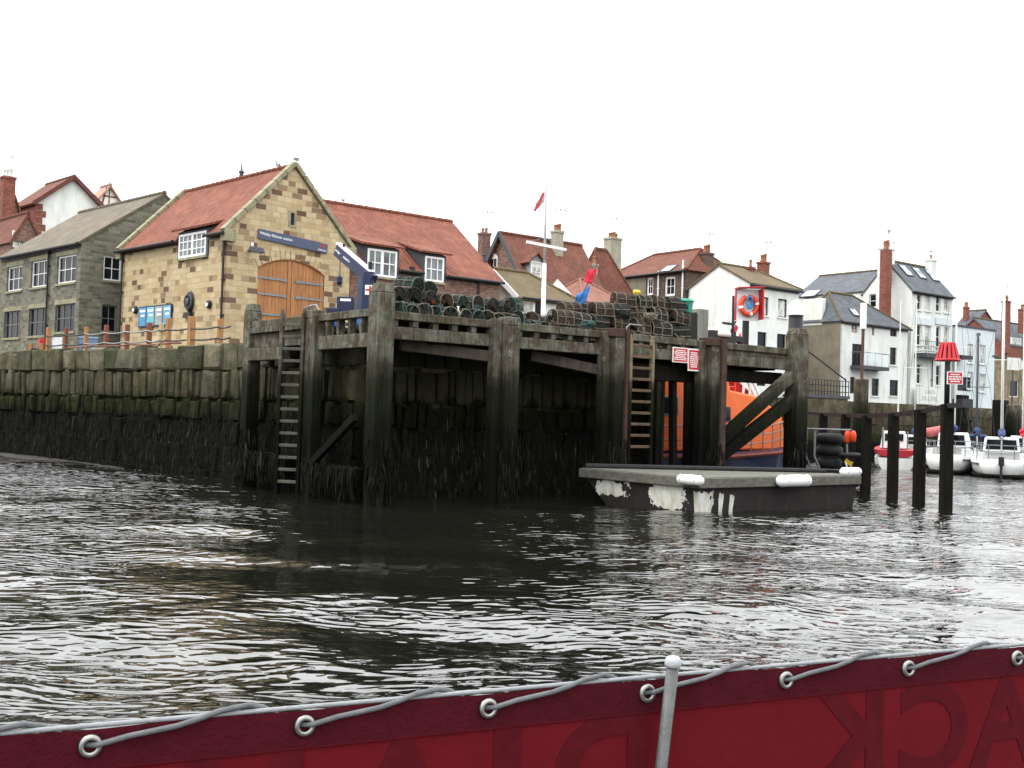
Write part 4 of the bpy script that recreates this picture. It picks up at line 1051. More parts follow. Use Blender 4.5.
mb = MB(); mb.torus((0, 0, 0), .31, .085, 36, 10); mb.build('ring', ORANGE2, lbz, True)
for a in (.1, 1.67, 3.24, 4.81):
    mb = MB(); mb.torus((0, 0, 0), .31, .09, 5, 10, a0=a, a1=a+.28); mb.build('band', WPAINT, lbz, True)
rp = thing('rope_coil', 'coil of blue rope hung over the top of the lifebuoy', 'rope', lbz.location+Vector((-.03, -.10, .17)), math.radians(12))
for k in range(4):
    mb = MB(); mb.torus((.01*k, -.012*k, -.02*k), .12+.008*k, .025, 16, 6, (.15*(k-1.5), 1, 0));
    for v in mb.bm.verts: v.co.z *= 1.45; v.co.x *= .75
    mb.build('loop', BLUEF if k % 2 else M_var('pale_blue_rope', (.12, .27, .40), .3, 9), rp, True)
# ---- pontoon
pn = thing('floating_pontoon', 'dark floating pontoon with grey deck and flaking white paint at its end', 'pontoon', L2W(6.5, -5.1), RZ)
LS, LT, DZ = 6.9, 4.6, .93
QR = 1.0
def quad(z, i): return [(i, i, z), (LS-i, i, z), (LS-i, max(QR-i*.6, i+.1), z), (i, LT-i*1.6, z)]
mb = MB(); mb.hexa([(.25, .25, -.6), (LS-.2, .25, -.6), (LS-.2, QR-.3, -.6), (.25, LT-1.6, -.6)], [(.12, .12, DZ-.27), (LS-.08, .12, DZ-.27), (LS-.08, QR-.1, DZ-.27), (.12, LT-.2, DZ-.27)])
hull = mb.build('hull', HULLDK, pn)
mb = MB(); mb.hexa(quad(DZ-.26, 0), quad(DZ-.004, 0)); mb.build('fascia', FASCIA, pn, bevel=.02)
mb = MB(); n = 24
for i in range(n):
    x0 = .05+(LS-.1)*i/n; x1 = .05+(LS-.1)*(i+1)/n-.012; yb = lambda x: LT+(QR-LT)*x/LS-.06
    mb.hexa([(x0, .05, DZ-.03), (x1, .05, DZ-.03), (x1, yb(x1), DZ-.03), (x0, yb(x0), DZ-.03)], [(x0, .05, DZ+.012), (x1, .05, DZ+.012), (x1, yb(x1), DZ+.012), (x0, yb(x0), DZ+.012)])
mb.build('deck', DECKPL, pn)
mb = MB(); mb.cyl((.15, LT-.12, DZ+.06), (LS-.3, QR+.05, DZ+.06), .085, n=10); mb.build('rear_fender', RUBBER, pn)
hm_, nt, b = newmat('flaking_hull_paint', .8, .15)
oc = node(nt, 'ShaderNodeTexCoord').outputs['Object']; so3 = node(nt, 'ShaderNodeSeparateXYZ', {0: oc})
rag = mth(nt, 'ADD', mth(nt, 'MULTIPLY', noise(nt, scl(nt, oc, (1, 1, .8)), 2.6, 3, .6), 2.0), mth(nt, 'MULTIPLY', noise(nt, oc, 13, 4, .7), .9))
tot = None
for ax, c_, h_, cz, hz_, other, lim in ((1, 3.45, .85, .44, .26, 0, .32), (1, 1.25, .72, .36, .40, 0, .32), (0, .35, .36, .26, .42, 1, .32), (0, 1.0, .10, .22, .40, 1, .32), (0, 1.42, .10, .16, .34, 1, .32)):
    q1 = mth(nt, 'DIVIDE', mth(nt, 'ABSOLUTE', mth(nt, 'SUBTRACT', so3.outputs[ax], c_)), h_)
    q2 = mth(nt, 'DIVIDE', mth(nt, 'ABSOLUTE', mth(nt, 'SUBTRACT', so3.outputs[2], cz)), hz_)
    r_ = mth(nt, 'SUBTRACT', 1.0, mth(nt, 'MAXIMUM', q1, q2))
    r_ = mth(nt, 'SUBTRACT', r_, mth(nt, 'MULTIPLY', mth(nt, 'GREATER_THAN', so3.outputs[other], lim), 9.0))
    tot = r_ if tot is None else mth(nt, 'MAXIMUM', tot, r_)
msk = mth(nt, 'GREATER_THAN', mth(nt, 'ADD', mth(nt, 'MULTIPLY', tot, 1.5), mth(nt, 'SUBTRACT', rag, 1.45)), .32)
pw = mix(nt, ramp(nt, noise(nt, scl(nt, oc, (1, 1, .4)), 5, 5), [(.4, 0.), (.65, .7)]), (.66, .67, .61), (.40, .35, .25))
dkp = mix(nt, noise(nt, oc, 3, 6), (.012, .011, .011), (.035, .03, .028))
dkp = mix(nt, ramp(nt, noise(nt, scl(nt, oc, (3, 3, .3)), 1.6, 6), [(.55, 0.), (.72, .7)]), dkp, (.07, .04, .026))
nt.links.new(mix(nt, msk, dkp, pw), b.inputs['Base Color']); bump(nt, b, mth(nt, 'ADD', mth(nt, 'MULTIPLY', msk, .6), noise(nt, oc, 8, 5)), .5, .03)
hull.data.materials.clear(); hull.data.materials.append(hm_)
def fender(label, p, q, r=.15):
    p, q = Vector(p), Vector(q); t = thing('fender', label, 'fender', (p+q)/2, 0, 'white fenders on the pontoon'); d = q-p; ln = d.length; t.rotation_euler = (0, 0, math.atan2(d.y, d.x))
    mb = MB(); mb.lathe((0, 0, 0), [(.03, -ln/2), (r*.7, -ln/2+.03), (r, -ln/2+.10), (r*.97, -ln/4), (r, 0), (r*.97, ln/4), (r, ln/2-.10), (r*.7, ln/2-.03), (.03, ln/2)], 16, 'x'); mb.build('tube', WPAINT, t, True)
    mb = MB()
    for x in (-ln*.3, ln*.3): mb.tube([(x, -r*1.0, -.02), (x, -.02, r*1.02), (x, r*1.3, r*.8)], .014, 5)
    mb.build('lashing', BLACKP, t)
fz = DZ-.02
P_ = lambda x, y, z: L2W(6.5+x, -5.1+y, z)
fender('white cylinder fender at the near corner of the pontoon', P_(-.13, .62, fz-.03), P_(-.13, -.22, fz-.03), .135)
fender('largest white fender, midway along the front of the pontoon', P_(s_at(776, -5.1)-6.5, -.14, fz-.08), P_(s_at(807, -5.1)-6.5, -.14, fz-.08), .165)
fender('white fender at the right end of the pontoon', P_(LS-.5, .35, DZ+.12), P_(LS+.35, .3, DZ+.06), .13)
# ---- seaweed (uncountable)
rw = random.Random(9)
wd = MB()
def strand(p, n, ln, w):
    s_ = Vector((n.y, -n.x, 0)); a = p; k = rw.uniform(.01, .05)
    b = p+n*k+Vector((0, 0, -ln*.5))+s_*rw.uniform(-.04, .04); c = p+n*(k*.4)+Vector((0, 0, -ln))+s_*rw.uniform(-.08, .08)
    V = [wd.v(q) for q in (a-s_*w/2, a+s_*w/2, b+s_*w*.6, b-s_*w*.6)]
    wd.bm.faces.new(V); V2 = [wd.v(q) for q in (c+s_*w*.15, c-s_*w*.15)]
    wd.bm.faces.new((V[3], V[2], V2[0], V2[1]))
for a, b, cnt in ((W0, W1, 1500), (W1, W2, 10000), (W2, W3, 6500), (W3, W4, 5500)):
    d = (b-a).normalized(); n = Vector((d.y, -d.x, 0)); Ln = (b-a).length
    for _ in range(cnt):
        z = 2.6*rw.random()**.85+.1; x = rw.uniform(0, Ln)
        if rw.random() < (z-1.35+.25*math.sin(x*1.9)+.2*math.sin(x*4.7))*.95: continue
        strand(a+d*x+n*((4.5-z)*.05+.13)+Vector((0, 0, z)), n, rw.uniform(.35, .9), rw.uniform(.015, .05))
for s, t, z, w, d_ in POSTS:
    for _ in range(320):
        zz = 1.75*rw.random()**1.2+.05; an = rw.uniform(0, 6.28); n = Vector((math.cos(an), math.sin(an), 0)); rr = .27/max(abs(math.cos(an-RZ)), abs(math.sin(an-RZ)))*w/.5
        yy = t-.2+(.2 if s == 0 and t else 0)
        strand(L2W(s, yy, zz)+n*rr, n, rw.uniform(.3, .6), rw.uniform(.02, .05))
for (s, t0, t1, z) in ((-.3, .3, 3.0, .85), (-.26, 4.2, 7.0, 1.0)):
    for _ in range(800):
        t = rw.uniform(t0, t1); strand(L2W(s+rw.uniform(-.06, .3), t, z+rw.uniform(-.1, .1)), -E if rw.random() < .7 else -U, rw.uniform(.35, .8), rw.uniform(.02, .055))
m, nt, b = newmat('bladder_wrack', .9, .05)
rnd = node(nt, 'ShaderNodeNewGeometry').outputs['Random Per Island']
nt.links.new(ramp(nt, rnd, [(0, (.003, .003, .003)), (.6, (.007, .007, .005)), (.85, (.013, .012, .010)), (.96, (.016, .018, .009)), (1, (.05, .048, .043))]), b.inputs['Base Color'])
o = wd.build('seaweed', m, recalc=False); o['kind'] = 'stuff'; o['label'] = 'dark bladder wrack hanging on the quay wall and the pier legs'; o['category'] = 'seaweed'
# ---- piles on the right with cap beam
px_ = [947, 920, 893.5, 866.5, 845.5, 823]
gp = thing('guide_pile_row', 'row of tall dark tarred piles joined by a cap beam', 'pile row', (12.4, 31.4, 0))
PT = []
for i, px in enumerate(px_):
    Y = (31.2, 33.3, 35.9, 38.6, 41.0, 43.8)[i]; p = at(px, 430, Y)
    ztop = at(px, (404, 409.5, 413, 415, 414, 413)[i], Y).z
    PT.append(Vector((p.x, p.y, ztop)))
    mb = MB(); w = .155; mb.box(p.x-12.4-w, p.x-12.4+w, p.y-31.4-w, p.y-31.4+w, -1.2, ztop, .96); mb.build('pile', DARKT, gp, bevel=.03)
mb = MB()
for a, b in zip(PT, PT[1:]): mb.bar(a-Vector((12.4, 31.4, .05))+Vector((0, -.24, 0)), b-Vector((12.4, 31.4, .05))+Vector((0, -.24, 0)), .10, .14)
mb.bar(PT[0]-Vector((12.4, 31.4, .05))+Vector((.3, -.24, .02)), PT[0]-Vector((12.4, 31.4, .05))+Vector((-.1, -.24, .0)), .10, .14)
qe = at(803, 411.5, 46.5); mb.bar(PT[-1]-Vector((12.4, 31.4, .05))+Vector((0, -.24, 0)), qe-Vector((12.4, 31.4, .05)), .10, .14)
mb.build('cap_beam', BLACKP, gp)
mb = MB(); mb.box(qe.x-12.4-.155, qe.x-12.4+.155, qe.y-31.4-.1, qe.y-31.4+.21, -1.2, qe.z-.1); mb.build('pile', DARKT, gp, bevel=.03)
p = PT[0]; bc = thing('channel_beacon', 'black pole with a red slatted conical topmark on the nearest pile', 'beacon', (p.x-.02, p.y, p.z))
zt0 = at(946, 361, p.y).z-p.z; zt1 = at(946, 343, p.y).z-p.z
mb = MB(); mb.cyl((0, 0, -.02), (0, 0, zt1-.05), .075, n=12); mb.build('pole', BLACKP, bc, True)
R0, R1 = .32, .185
mb = MB()
for k in range(14):
    a = 2*math.pi*k/14; c0, s0 = math.cos(a), math.sin(a); tv = Vector((-s0, c0, 0))
    lo = Vector((c0*R0, s0*R0, zt0)); hi = Vector((c0*R1, s0*R1, zt1))
    n = Vector((c0, s0, .3)).normalized()
    mb.hexa([lo-tv*.047, lo+tv*.047, hi+tv*.029, hi-tv*.029], [lo-tv*.047+n*.02, lo+tv*.047+n*.02, hi+tv*.029+n*.02, hi-tv*.029+n*.02])
mb.torus((0, 0, zt0+.03), R0, .035, 28, 6, (0, 0, 1)); mb.lathe((0, 0, zt1-.09), [(R1+.015, 0), (R1+.01, .1), (.02, .12)], 24); mb.build('topmark', REDP, bc)
c = at(954.8, 378, p.y-.1); notice('small red notice on the beacon pole', -.22, .22, -.19, .17, 0, None, 4, 1, 0, c)
# pole with white top beside the cottage
p = at(860, 440, 47); mk = thing('marker_pole', 'brown pole with a white painted top on a square brown pile', 'marker pole', (p.x, p.y, 0))
za, zb, zc2 = at(858, 379, 47).z, at(858, 329, 47).z, at(857, 303, 47).z
mb = MB(); mb.box(-.25, .25, -.25, .25, -1, za); mb.build('pile', M_timber('brown_pile'), mk, bevel=.03)
mb = MB(); mb.cyl((0, -.05, za-.3), (.02, -.05, zb), .07, n=8); mb.build('pole', M_var('brown_paint', (.10, .05, .035)), mk)
mb = MB(); mb.box(-.10, .14, -.12, .04, zb, zc2); mb.build('white_top', WPAINT, mk, bevel=.02)
# ------------------------------------------------------------------ lobster pots
ORD = ['first', 'second', 'third', 'fourth', 'fifth', 'sixth', 'seventh', 'eighth', 'ninth', 'tenth', 'eleventh', 'twelfth', 'thirteenth', 'fourteenth']
def make_pot(seed, net, bar, hoop):
    r = random.Random(seed); root = thing('lobster_pot', 'x', 'lobster pot')
    Lp, Wp, Hp = .68, .46, .42
    def arch(k): # 0..1 around the D
        if k < .22: return Vector((0, -Wp/2, Hp*.5*k/.22))
        if k > .78: return Vector((0, Wp/2, Hp*.5*(1-k)/.22))
        a = math.pi*(1-(k-.22)/.56); return Vector((0, Wp/2*math.cos(a), Hp*.5+Hp*.5*math.sin(a)))
    mb = MB()
    for x in (-Lp/2, Lp/2): mb.box(x-.02, x+.02, -Wp/2-.01, Wp/2+.01, 0, .03)
    for y in (-Wp/2, -.08, .08, Wp/2): mb.box(-Lp/2+.021, Lp/2-.021, y-.018, y+.018, .002, .028)
    mb.build('base', POTFRAME, root)
    mb = MB()
    for x in (-Lp/2, -.02, Lp/2):
        mb.tube([arch(i/12)+Vector((x+r.uniform(-.01, .01), 0, .02)) for i in range(13)], .014, 5)
    mb.build('hoops', hoop, root)
    mb = MB()
    for k in (.22, .5, .78):
        p = arch(k); mb.tube([p+Vector((-Lp/2, 0, .025)), p+Vector((0, r.uniform(-.01, .01), .02)), p+Vector((Lp/2, 0, .025))], .012, 5)
    mb.build('bars', bar, root)
    mb = MB(); na, nl = 11, 12; w = .011
    def rib(p, q):
        d = (q-p).normalized(); s_ = d.cross(Vector((0, (p+q).y, (p+q).z-.2)).normalized()); 
        if s_.length < .1: s_ = Vector((0, 0, 1)).cross(d)
        s_ = s_.normalized()*w; mb.poly([p-s_, p+s_, q+s_, q-s_])
    sag = lambda x: .03*math.cos(x/Lp*2*math.pi*2)
    G = lambda i, j: (lambda p, x: Vector((x, p.y*(.955+sag(x)*.6), p.z*(.955+sag(x)*.6)+.02)))(arch(j/na), -Lp/2+Lp*i/nl)
    for i in range(nl):
        for j in range(na):
            rib(G(i, j), G(i+1, j+1)); rib(G(i+1, j), G(i, j+1))
            if r.random() < .38: mb.poly([G(i, j)*.985, G(i+1, j)*.985, G(i+1, j+1)*.985, G(i, j+1)*.985])
    for x in (-Lp/2+.005, Lp/2-.005, -.02):
        c = Vector((x, 0, Hp*.5))
        for j in range(na):
            a, b = G(0, j), G(0, j+1); a.x = b.x = x
            for k in (0, .33, .66):
                pa, pb = a.lerp(c, k), b.lerp(c, k+.33 if k < .6 else .95)
                s_ = Vector((0, pb.z-pa.z, pa.y-pb.y)).normalized()*w*.8; mb.poly([pa-s_, pa+s_, pb+s_, pb-s_])
            if r.random() < (.35 if abs(x) > .1 else .8): mb.poly([a, b, c])
    mb.build('netting', net, root, recalc=False)
    return root
protos = [make_pot(1, NETDK, POTPALE, BLACKP), make_pot(2, NETBR, POTFRAME, POTFRAME), make_pot(3, NETGR, POTPALE, TURQ), make_pot(4, NETDK, POTPALE, POTPALE)]
used = set(); NP = 0
KIND = ['dark black-hooped lobster pot', 'brown netted lobster pot', 'green turquoise-hooped lobster pot', 'dark pale-hooped lobster pot']
def pot(k, s, t, z, rz, row, idx, grp, where='from left', tilt=0):
    global NP
    o = protos[k] if k not in used else copy_tree(protos[k]); used.add(k); NP += 1
    o.location = L2W(s, t, z); o.rotation_euler = (tilt+RND.uniform(-.10, .10), RND.uniform(-.10, .10), RZ+rz+RND.uniform(-.22, .22))
    o.scale = (RND.uniform(.95, 1.05),)*3
    o['label'] = '%s, %s %s %s' % (KIND[k], ORD[idx], where, row); o['group'] = grp
HP = math.pi/2
GL, GR = 'lobster pots by the corner post', 'lobster pots stacked right of the flagpole'
for i in range(10): pot(3 if i % 3 else 2, s_at(392+i*12.6, .55), .62, 4.80, HP, 'in front bottom row by the corner post', i, GL)
for i in range(8): pot((0, 0, 0, 1, 2, 3, 0, 0)[i], s_at(391+i*15.4, .7), .75, 5.20, HP, 'in upper row by the corner post', i, GL)
pot(2, s_at(405, .9), 1.0, 5.60, HP+.3, 'on top of the heap by the corner post', 0, GL, 'from left', .35)
pot(3, s_at(421, .9), 1.05, 5.54, HP-.5, 'on top of the heap by the corner post', 1, GL, 'from left', .6)
for i in range(4): pot((1, 2, 1, 0)[i], s_at(506+i*11, .8), .9, 4.98-.03*i, HP*.4*i, 'in the low heap beside the flagpole foot', i, GR)
pot(2, s_at(512, .9), 1.0, 5.36, .4, 'on the low heap beside the flagpole foot', 0, GR, 'and topmost')
def row(name, pxs, t, z, ks):
    for i, px in enumerate(pxs): pot(ks[i % len(ks)], s_at(px, t), t+RND.uniform(-.10, .10), z+RND.uniform(-.03, .03), RND.uniform(-.12, .12), name, i, GR)
row('in lowest row left of square grey post', [551, 572, 593, 614, 636, 657, 677], .70, 4.66, (1, 0, 1, 3))
row('in second row left of square grey post', [556, 576, 596, 616, 638, 658, 677], .80, 5.08, (1, 3, 0, 1))
row('in third row left of square grey post', [597, 614, 633, 654, 674], 1.0, 5.50, (1, 0, 1, 3, 1))
row('in top row left of square grey post', [622, 640, 659, 672], 1.1, 5.92, (1, 3, 1, 0))
row('in the back row right of the blue flag', [566, 583, 600, 617], 1.7, 5.5, (1, 0, 1))
row('in the row behind the second stacked row', [600, 622, 644, 666], 1.8, 5.08, (0, 1))
# timber bearers under the pots
pb = thing('pot_bearers', 'dark timber bearers under the lobster pots on the pier deck', 'bearers', L2W(0, 0, 0), RZ)
mb = MB(); mb.box(.35, 4.9, .32, .42, 4.57, 4.85); mb.box(.35, 4.9, .88, .98, 4.57, 4.85); mb.box(.3, 4.9, .3, 1.0, 4.851, 4.862); mb.box(4.8, 11.0, .5, .95, 4.565, 4.64); mb.box(4.9, 7.2, .5, 1.2, 4.641, 4.96)
for i in range(10): mb.box(5.6+i*.62, 5.7+i*.62, 1.5, 2.0, 4.57, 5.07)
mb.build('bearers', DARKT, pb)
# bits of twine, green crate, yellow tub
for i, px in enumerate((399, 408, 425, 437, 455)):
    t = thing('twine_tangle', 'turquoise twine hanging from the %s front pot by the corner post' % ('first', 'second', 'third', 'fourth', 'fifth')[i], 'twine', L2W(s_at(px, .3), .28, 5.27), RZ, 'twine on the front pots')
    mb = MB(); r = random.Random(i)
    for q in range(3): mb.tube([(r.uniform(-.06, .06), r.uniform(-.05, .05), -k*.09) for k in range(5)], .014, 5)
    mb.build('strands', TURQ if i != 4 else WPAINT, t, True)
gc = thing('green_crate', 'green plastic pot at the right end of the lobster pot stack', 'crate', at(684, 312, 36.2), RZ)
mb = MB(); mb.lathe((0, 0, -.02), [(.26, 0), (.30, .34), (.34, .36), (.30, .42), (.12, .46)], 12); mb.build('body', TURQP, gc)
mb = MB(); mb.box(-.5, .4, -.3, .3, -1.55, -.03); 
bq = thing('fish_box_pile', 'dark netting pile under the green plastic pot', 'netting pile', gc.location, RZ); 
mb.build('pile', NETDK, bq, jitter=.05, bevel=.06)
for i, (px, t, z, m_, lab) in enumerate(((431, .62, 5.36, ORANGE2, 'small orange float wedged between the upper pots by the corner post'), (604, 1.25, 5.98, POTPALE, 'pale float lying on the third row of pots'))):
    fb_ = thing('pot_float', lab, 'float', L2W(s_at(px, t), t, z), RZ+i, 'floats among the lobster pots')
    mb = MB(); mb.lathe((0, 0, 0), [(.02, -.10), (.06, -.07), (.07, 0), (.06, .07), (.02, .10)], 12, 'x'); mb.build('body', m_, fb_, True)
for i, (px, t, z, m_, lab) in enumerate(((530, .6, 5.0, ROPE, 'grey rope coil on the pier edge below the flagpole'), (585, .55, 5.16, TURQ, 'turquoise rope tangle on the low pots left of the blue flag'), (648, .6, 5.62, POTPALE, 'buff rope tangle on the second row of the right stack'), (470, .55, 5.28, TURQ, 'turquoise rope tangle between the rows of left pots'), (545, .75, 5.08, POTFRAME, 'brown rope tangle in the low gap beside the flagpole'), (620, .7, 5.6, NETDK, 'dark net tangle draped over the right pot stack'))):
    cl_ = thing('rope_tangle', lab, 'rope', L2W(s_at(px, t), t, z), 0, 'rope tangles among the pots'); r = random.Random(50+i); mb = MB(); pp = []
    for k in range(70): pp.append((.30*math.sin(k*.9+r.uniform(-.4, .4))*r.uniform(.4, 1), .16*math.cos(k*.83)*r.uniform(.3, 1), .10*r.uniform(-1, 1)+.05*math.sin(k*.2)))
    mb.tube(pp, .016, 5); mb.build('coils', m_, cl_, True)
yb = thing('yellow_buoy', 'small yellow float on top of the lobster pots', 'float', L2W(s_at(635, 1.2), 1.25, 6.42), RZ)
mb = MB(); mb.lathe((0, 0, 0), [(.03, -.14), (.08, -.1), (.09, 0), (.08, .1), (.03, .14)], 12, 'x'); mb.build('body', YELLOW, yb, True)
# marker flags on one leaning cane
p0, p1 = at(571, 318, 34.2), at(598, 262, 34.2)
mf = thing('marker_flags', 'leaning cane with a red and a blue flag above the lobster pots', 'marker flag', p0)
d = p1-p0; mb = MB(); mb.cyl((0, 0, 0), d, .018, .012, 6); mb.build('cane', BLACKP, mf)
def cloth(name, pts, m, parent, th=.01):
    mb = MB(); n = 7; A, B, C_, D_ = [Vector(p) for p in pts]; V = []
    for i in range(n+1):
        rowv = []
        for j in range(n+1):
            u, v = i/n, j/n; p = A.lerp(B, u).lerp(D_.lerp(C_, u), v)
            rowv.append(mb.v(p+Vector((0, .05*math.sin(u*7+v*4)*v, .02*math.sin(v*9)))))
        V.append(rowv)
    for i in range(n):
        for j in range(n): mb.bm.faces.new((V[i][j], V[i+1][j], V[i+1][j+1], V[i][j+1]))
    o = mb.build(name, m, parent, True, recalc=False); sd = o.modifiers.new('thick', 'SOLIDIFY'); sd.thickness = th; return o
Pq = lambda px, py, dy=0: at(px, py, 34.2+dy)-p0
cloth('red_flag', (Pq(597.5, 268.5), Pq(591.5, 284), Pq(584, 282, .2), Pq(588, 270.5, .15)), REDF, mf)
cloth('blue_flag', (Pq(590.5, 285.5), Pq(586, 302), Pq(574, 308.5, .2), Pq(576, 296, .15)), BLUEF, mf)
# ---- flagpole
fp = at(543.5, 310, 38.5); flg = thing('flagpole', 'white flagpole with a yardarm and a drooping red and white flag', 'flagpole', (fp.x, fp.y, GZ))
ftop = at(546.5, 178, 38.5)-Vector((fp.x, fp.y, GZ))
mb = MB(); mid = Vector((0, 0, 0)).lerp(ftop, .55); mb.cyl((0, 0, 0), mid, .095, .075, 10); mb.build('pole', WPAINT, flg, True)
mb = MB(); mb.cyl(mid-Vector((0, 0, .3)), ftop, .05, .036, 8); mb.build('topmast', M_var('weathered_white_spar', (.40, .41, .40), .1, 5, .6), flg, True)
ya, yb_ = at(526.5, 242, 38.2)-Vector((fp.x, fp.y, GZ)), at(566, 250, 38.8)-Vector((fp.x, fp.y, GZ))
mb = MB(); mb.bar(ya, yb_, .09, .10); mb.build('yardarm', WPAINT, flg, bevel=.01)
mb = MB(); mb.tube([ya, mid+Vector((0, 0, .9)), ], .008, 4); mb.tube([yb_, mid+Vector((0, 0, .9))], .008, 4); mb.build('stays', GALV, flg)
Pf = lambda px, py, dy=0: at(px, py, 38.5+dy)-Vector((fp.x, fp.y, GZ))
flag = cloth('flag', (Pf(545, 188.5), Pf(544.5, 202), Pf(534, 212.5, .2), Pf(535.5, 205, .1)), M_var('white_flag_cloth', (.62, .58, .56), .15, 4, .9), flg)
mb = MB(); mb.bar(Pf(543.5, 193, -.06), Pf(534.5, 211, .0), .02, .09); mb.build('red_band', M_var('dull_red_cloth', (.45, .05, .06), .3), flag)
# ---- crane
cp_ = L2W(1.55, 3.1, 4.5); cr = thing('davit_crane', 'navy blue davit crane with raised jib beside the corner post', 'crane', cp_)
Cq = lambda px, py, D: at(px, py, D)-cp_
D0 = cp_.y
b0, b1 = Cq(366, 330, D0), Cq(369.5, 272, D0); b0.z = 0
mb = MB(); mb.bar(b0, b1, .30, .30); mb.box(b0.x-.3, b0.x+.3, b0.y-.3, b0.y+.3, -.45, .25); mb.build('column', NAVY, cr, bevel=.02)
mb = MB(); mb.bar(b1+Vector((-.19, -.05, -.1)), b0.lerp(b1, .2)+Vector((-.19, -.05, 0)), .13, .2); mb.build('ram', M_var('blue_grey_paint', (.07, .09, .14), .2), cr)
j0, j1 = Cq(373.5, 281, D0-.1), Cq(337.5, 250, D0+1.2)
mb = MB(); mb.bar(j0, j1, .2, .34); jb = mb.build('jib', NAVY, cr, bevel=.015)
up = Vector((0, 0, .205)); mb = MB(); mb.bar(j0+up+(j1-j0)*.04, j1+up-(j1-j0)*.02, .17, .07); mb.build('white_top_plate', WPAINT, jb)
dirj = (j1-j0).normalized(); jl = (j1-j0).length
nf = Vector((0, -1, 0)); nf = (nf-dirj*nf.dot(dirj)).normalized()
for body, k, w in (('RNLI', .91, .26), ('LIFEBOATS', .66, .36)):
    t = text_mesh(body, w, 'lettering', WPAINT, jb, height=.13)
    xa = -dirj; yv = nf.cross(xa); t.matrix_local = Matrix.Translation(j0.lerp(j1, k)+nf*.103) @ Matrix((xa, yv, nf)).transposed().to_4x4()
mb = MB(); mb.tube([j1+Vector((.1, -.05, -.1)), j1+Vector((.1, -.05, -.75))], .014, 5); mb.lathe(j1+Vector((.1, -.05, -1.05)), [(.03, 0), (.09, .08), (.09, .24), (.03, .3)], 10); mb.build('hook', NAVY, cr)
mb = MB(); mb.cyl(j0.lerp(j1, .1)+up, j0.lerp(j1, .1)+up+Vector((0, 0, .25)), .06, n=8); mb.cyl(j0.lerp(j1, .83)+up, j0.lerp(j1, .83)+up+Vector((0, 0, .12)), .04, n=8); mb.build('sheave', BLACKP, jb)
mb = MB(); mb.box(b0.x-.82, b0.x-.35, b0.y-.25, b0.y+.25, .45, 1.08); mb.box(b0.x-1.1, b0.x-.72, b0.y-.3, b0.y+.2, .1, .75); ctl = mb.build('control_box', NAVY, cr, bevel=.02)
mb = MB(); mb.box(b0.x-.72, b0.x-.42, b0.y-.255, b0.y-.25, .95, 1.02); mb.build('label_plate', WPAINT, ctl)
q = Cq(370, 290, D0-.17); mb = MB(); mb.box(q.x-.14, q.x+.14, q.y-.012, q.y, q.z-.14, q.z+.14); fb = mb.build('flag_plate', WPAINT, cr)
mb = MB(); mb.box(q.x-.13, q.x+.13, q.y-.016, q.y-.0125, q.z-.025, q.z+.025); mb.box(q.x-.025, q.x+.025, q.y-.0165, q.y-.0126, q.z-.12, q.z+.12); mb.build('red_cross', REDP, fb)
bag = thing('rope_heap', 'heap of blue and buff rope at the foot of the crane', 'rope heap', cp_+Vector((-.55, -.5, .05)))
mb = MB(); r = random.Random(4)
for k in range(9): mb.torus((r.uniform(-.3, .35), r.uniform(-.1, .1), .1+r.uniform(0, .3)), r.uniform(.12, .22), .022, 14, 5, (r.uniform(-.4, .4), r.uniform(-.4, .4), 1))
mb.build('coils', BLUEF, bag, True); mb = MB(); mb.torus((.0, -.1, .35), .2, .03, 14, 5, (0, .5, 1)); mb.build('buff_coil', POTPALE, bag, True)
hb = thing('grab_rail', 'grey curved hand rail at the top of the left ladder', 'hand rail', L2W(.1, t_at(308, .1), 4.6), RZ)
mb = MB(); mb.tube([(0, -.55, 0), (0, -.5, .5), (0, -.3, .68), (0, .1, .68), (0, .3, .5), (0, .35, 0)], .03, 6); mb.build('rail', GALV, hb, True)
hb = thing('hoop_rail', 'small pale hoop rail above the pale ladder', 'hand rail', L2W(s_at(632, .2), .15, 4.95), RZ)
mb = MB(); mb.tube([(-.35, 0, -.2), (-.36, 0, .2), (-.22, 0, .3), (.25, 0, .3), (.36, 0, .2), (.38, 0, -.2)], .026, 6); mb.build('rail', GALV, hb, True)
# ---- fence on the left quay
fd = (W2-W1).normalized(); fnn = Vector((-fd.y, fd.x, 0)); FA = W1+fnn*1.0
def fpt(px, py=340):
    r = ray(px, py); k = r.x/r.y; x = (k*FA.y-FA.x)/(fd.x-k*fd.y); return FA+fd*x
FP = [(48, 327.6, 0, .15), (66, 328, 1, .14), (86, 327, 0, .15), (106, 325, 1, .15), (127, 324.5, 1, .15), (149, 322.5, 1, .16), (161, 323, 2, .14), (168, 318, 0, .17), (191, 316.5, 0, .22), (219.5, 319, 0, .15)]
fo = fpt(48); fn = thing('quay_fence', 'orange timber post fence with thin dark rails along the quay edge', 'fence', (fo.x, fo.y, GZ)); fo = Vector((fo.x, fo.y, GZ))
pts = []
for px, py, kind, w in FP:
    p = fpt(px); z = at(px, py, p.y).z; q = p-fo; q.z = 0; pts.append((q, z-GZ))
    mb = MB(); rot = math.atan2(fd.y, fd.x); f = [q+fd*w/2*a+fnn*w/2*b for a, b in ((-1, -1), (1, -1), (1, 1), (-1, 1))]
    mb.hexa([v for v in f], [v+Vector((0, 0, z-GZ)) for v in f]); mb.build('post', (FENCEW, FENCER, M_var('pale_fence_timber', (.42, .31, .18), .3, 5))[kind], fn, bevel=.012)
p1_ = fpt(232)-fo; p1_.z = 0; pts.append((p1_, 1.35))
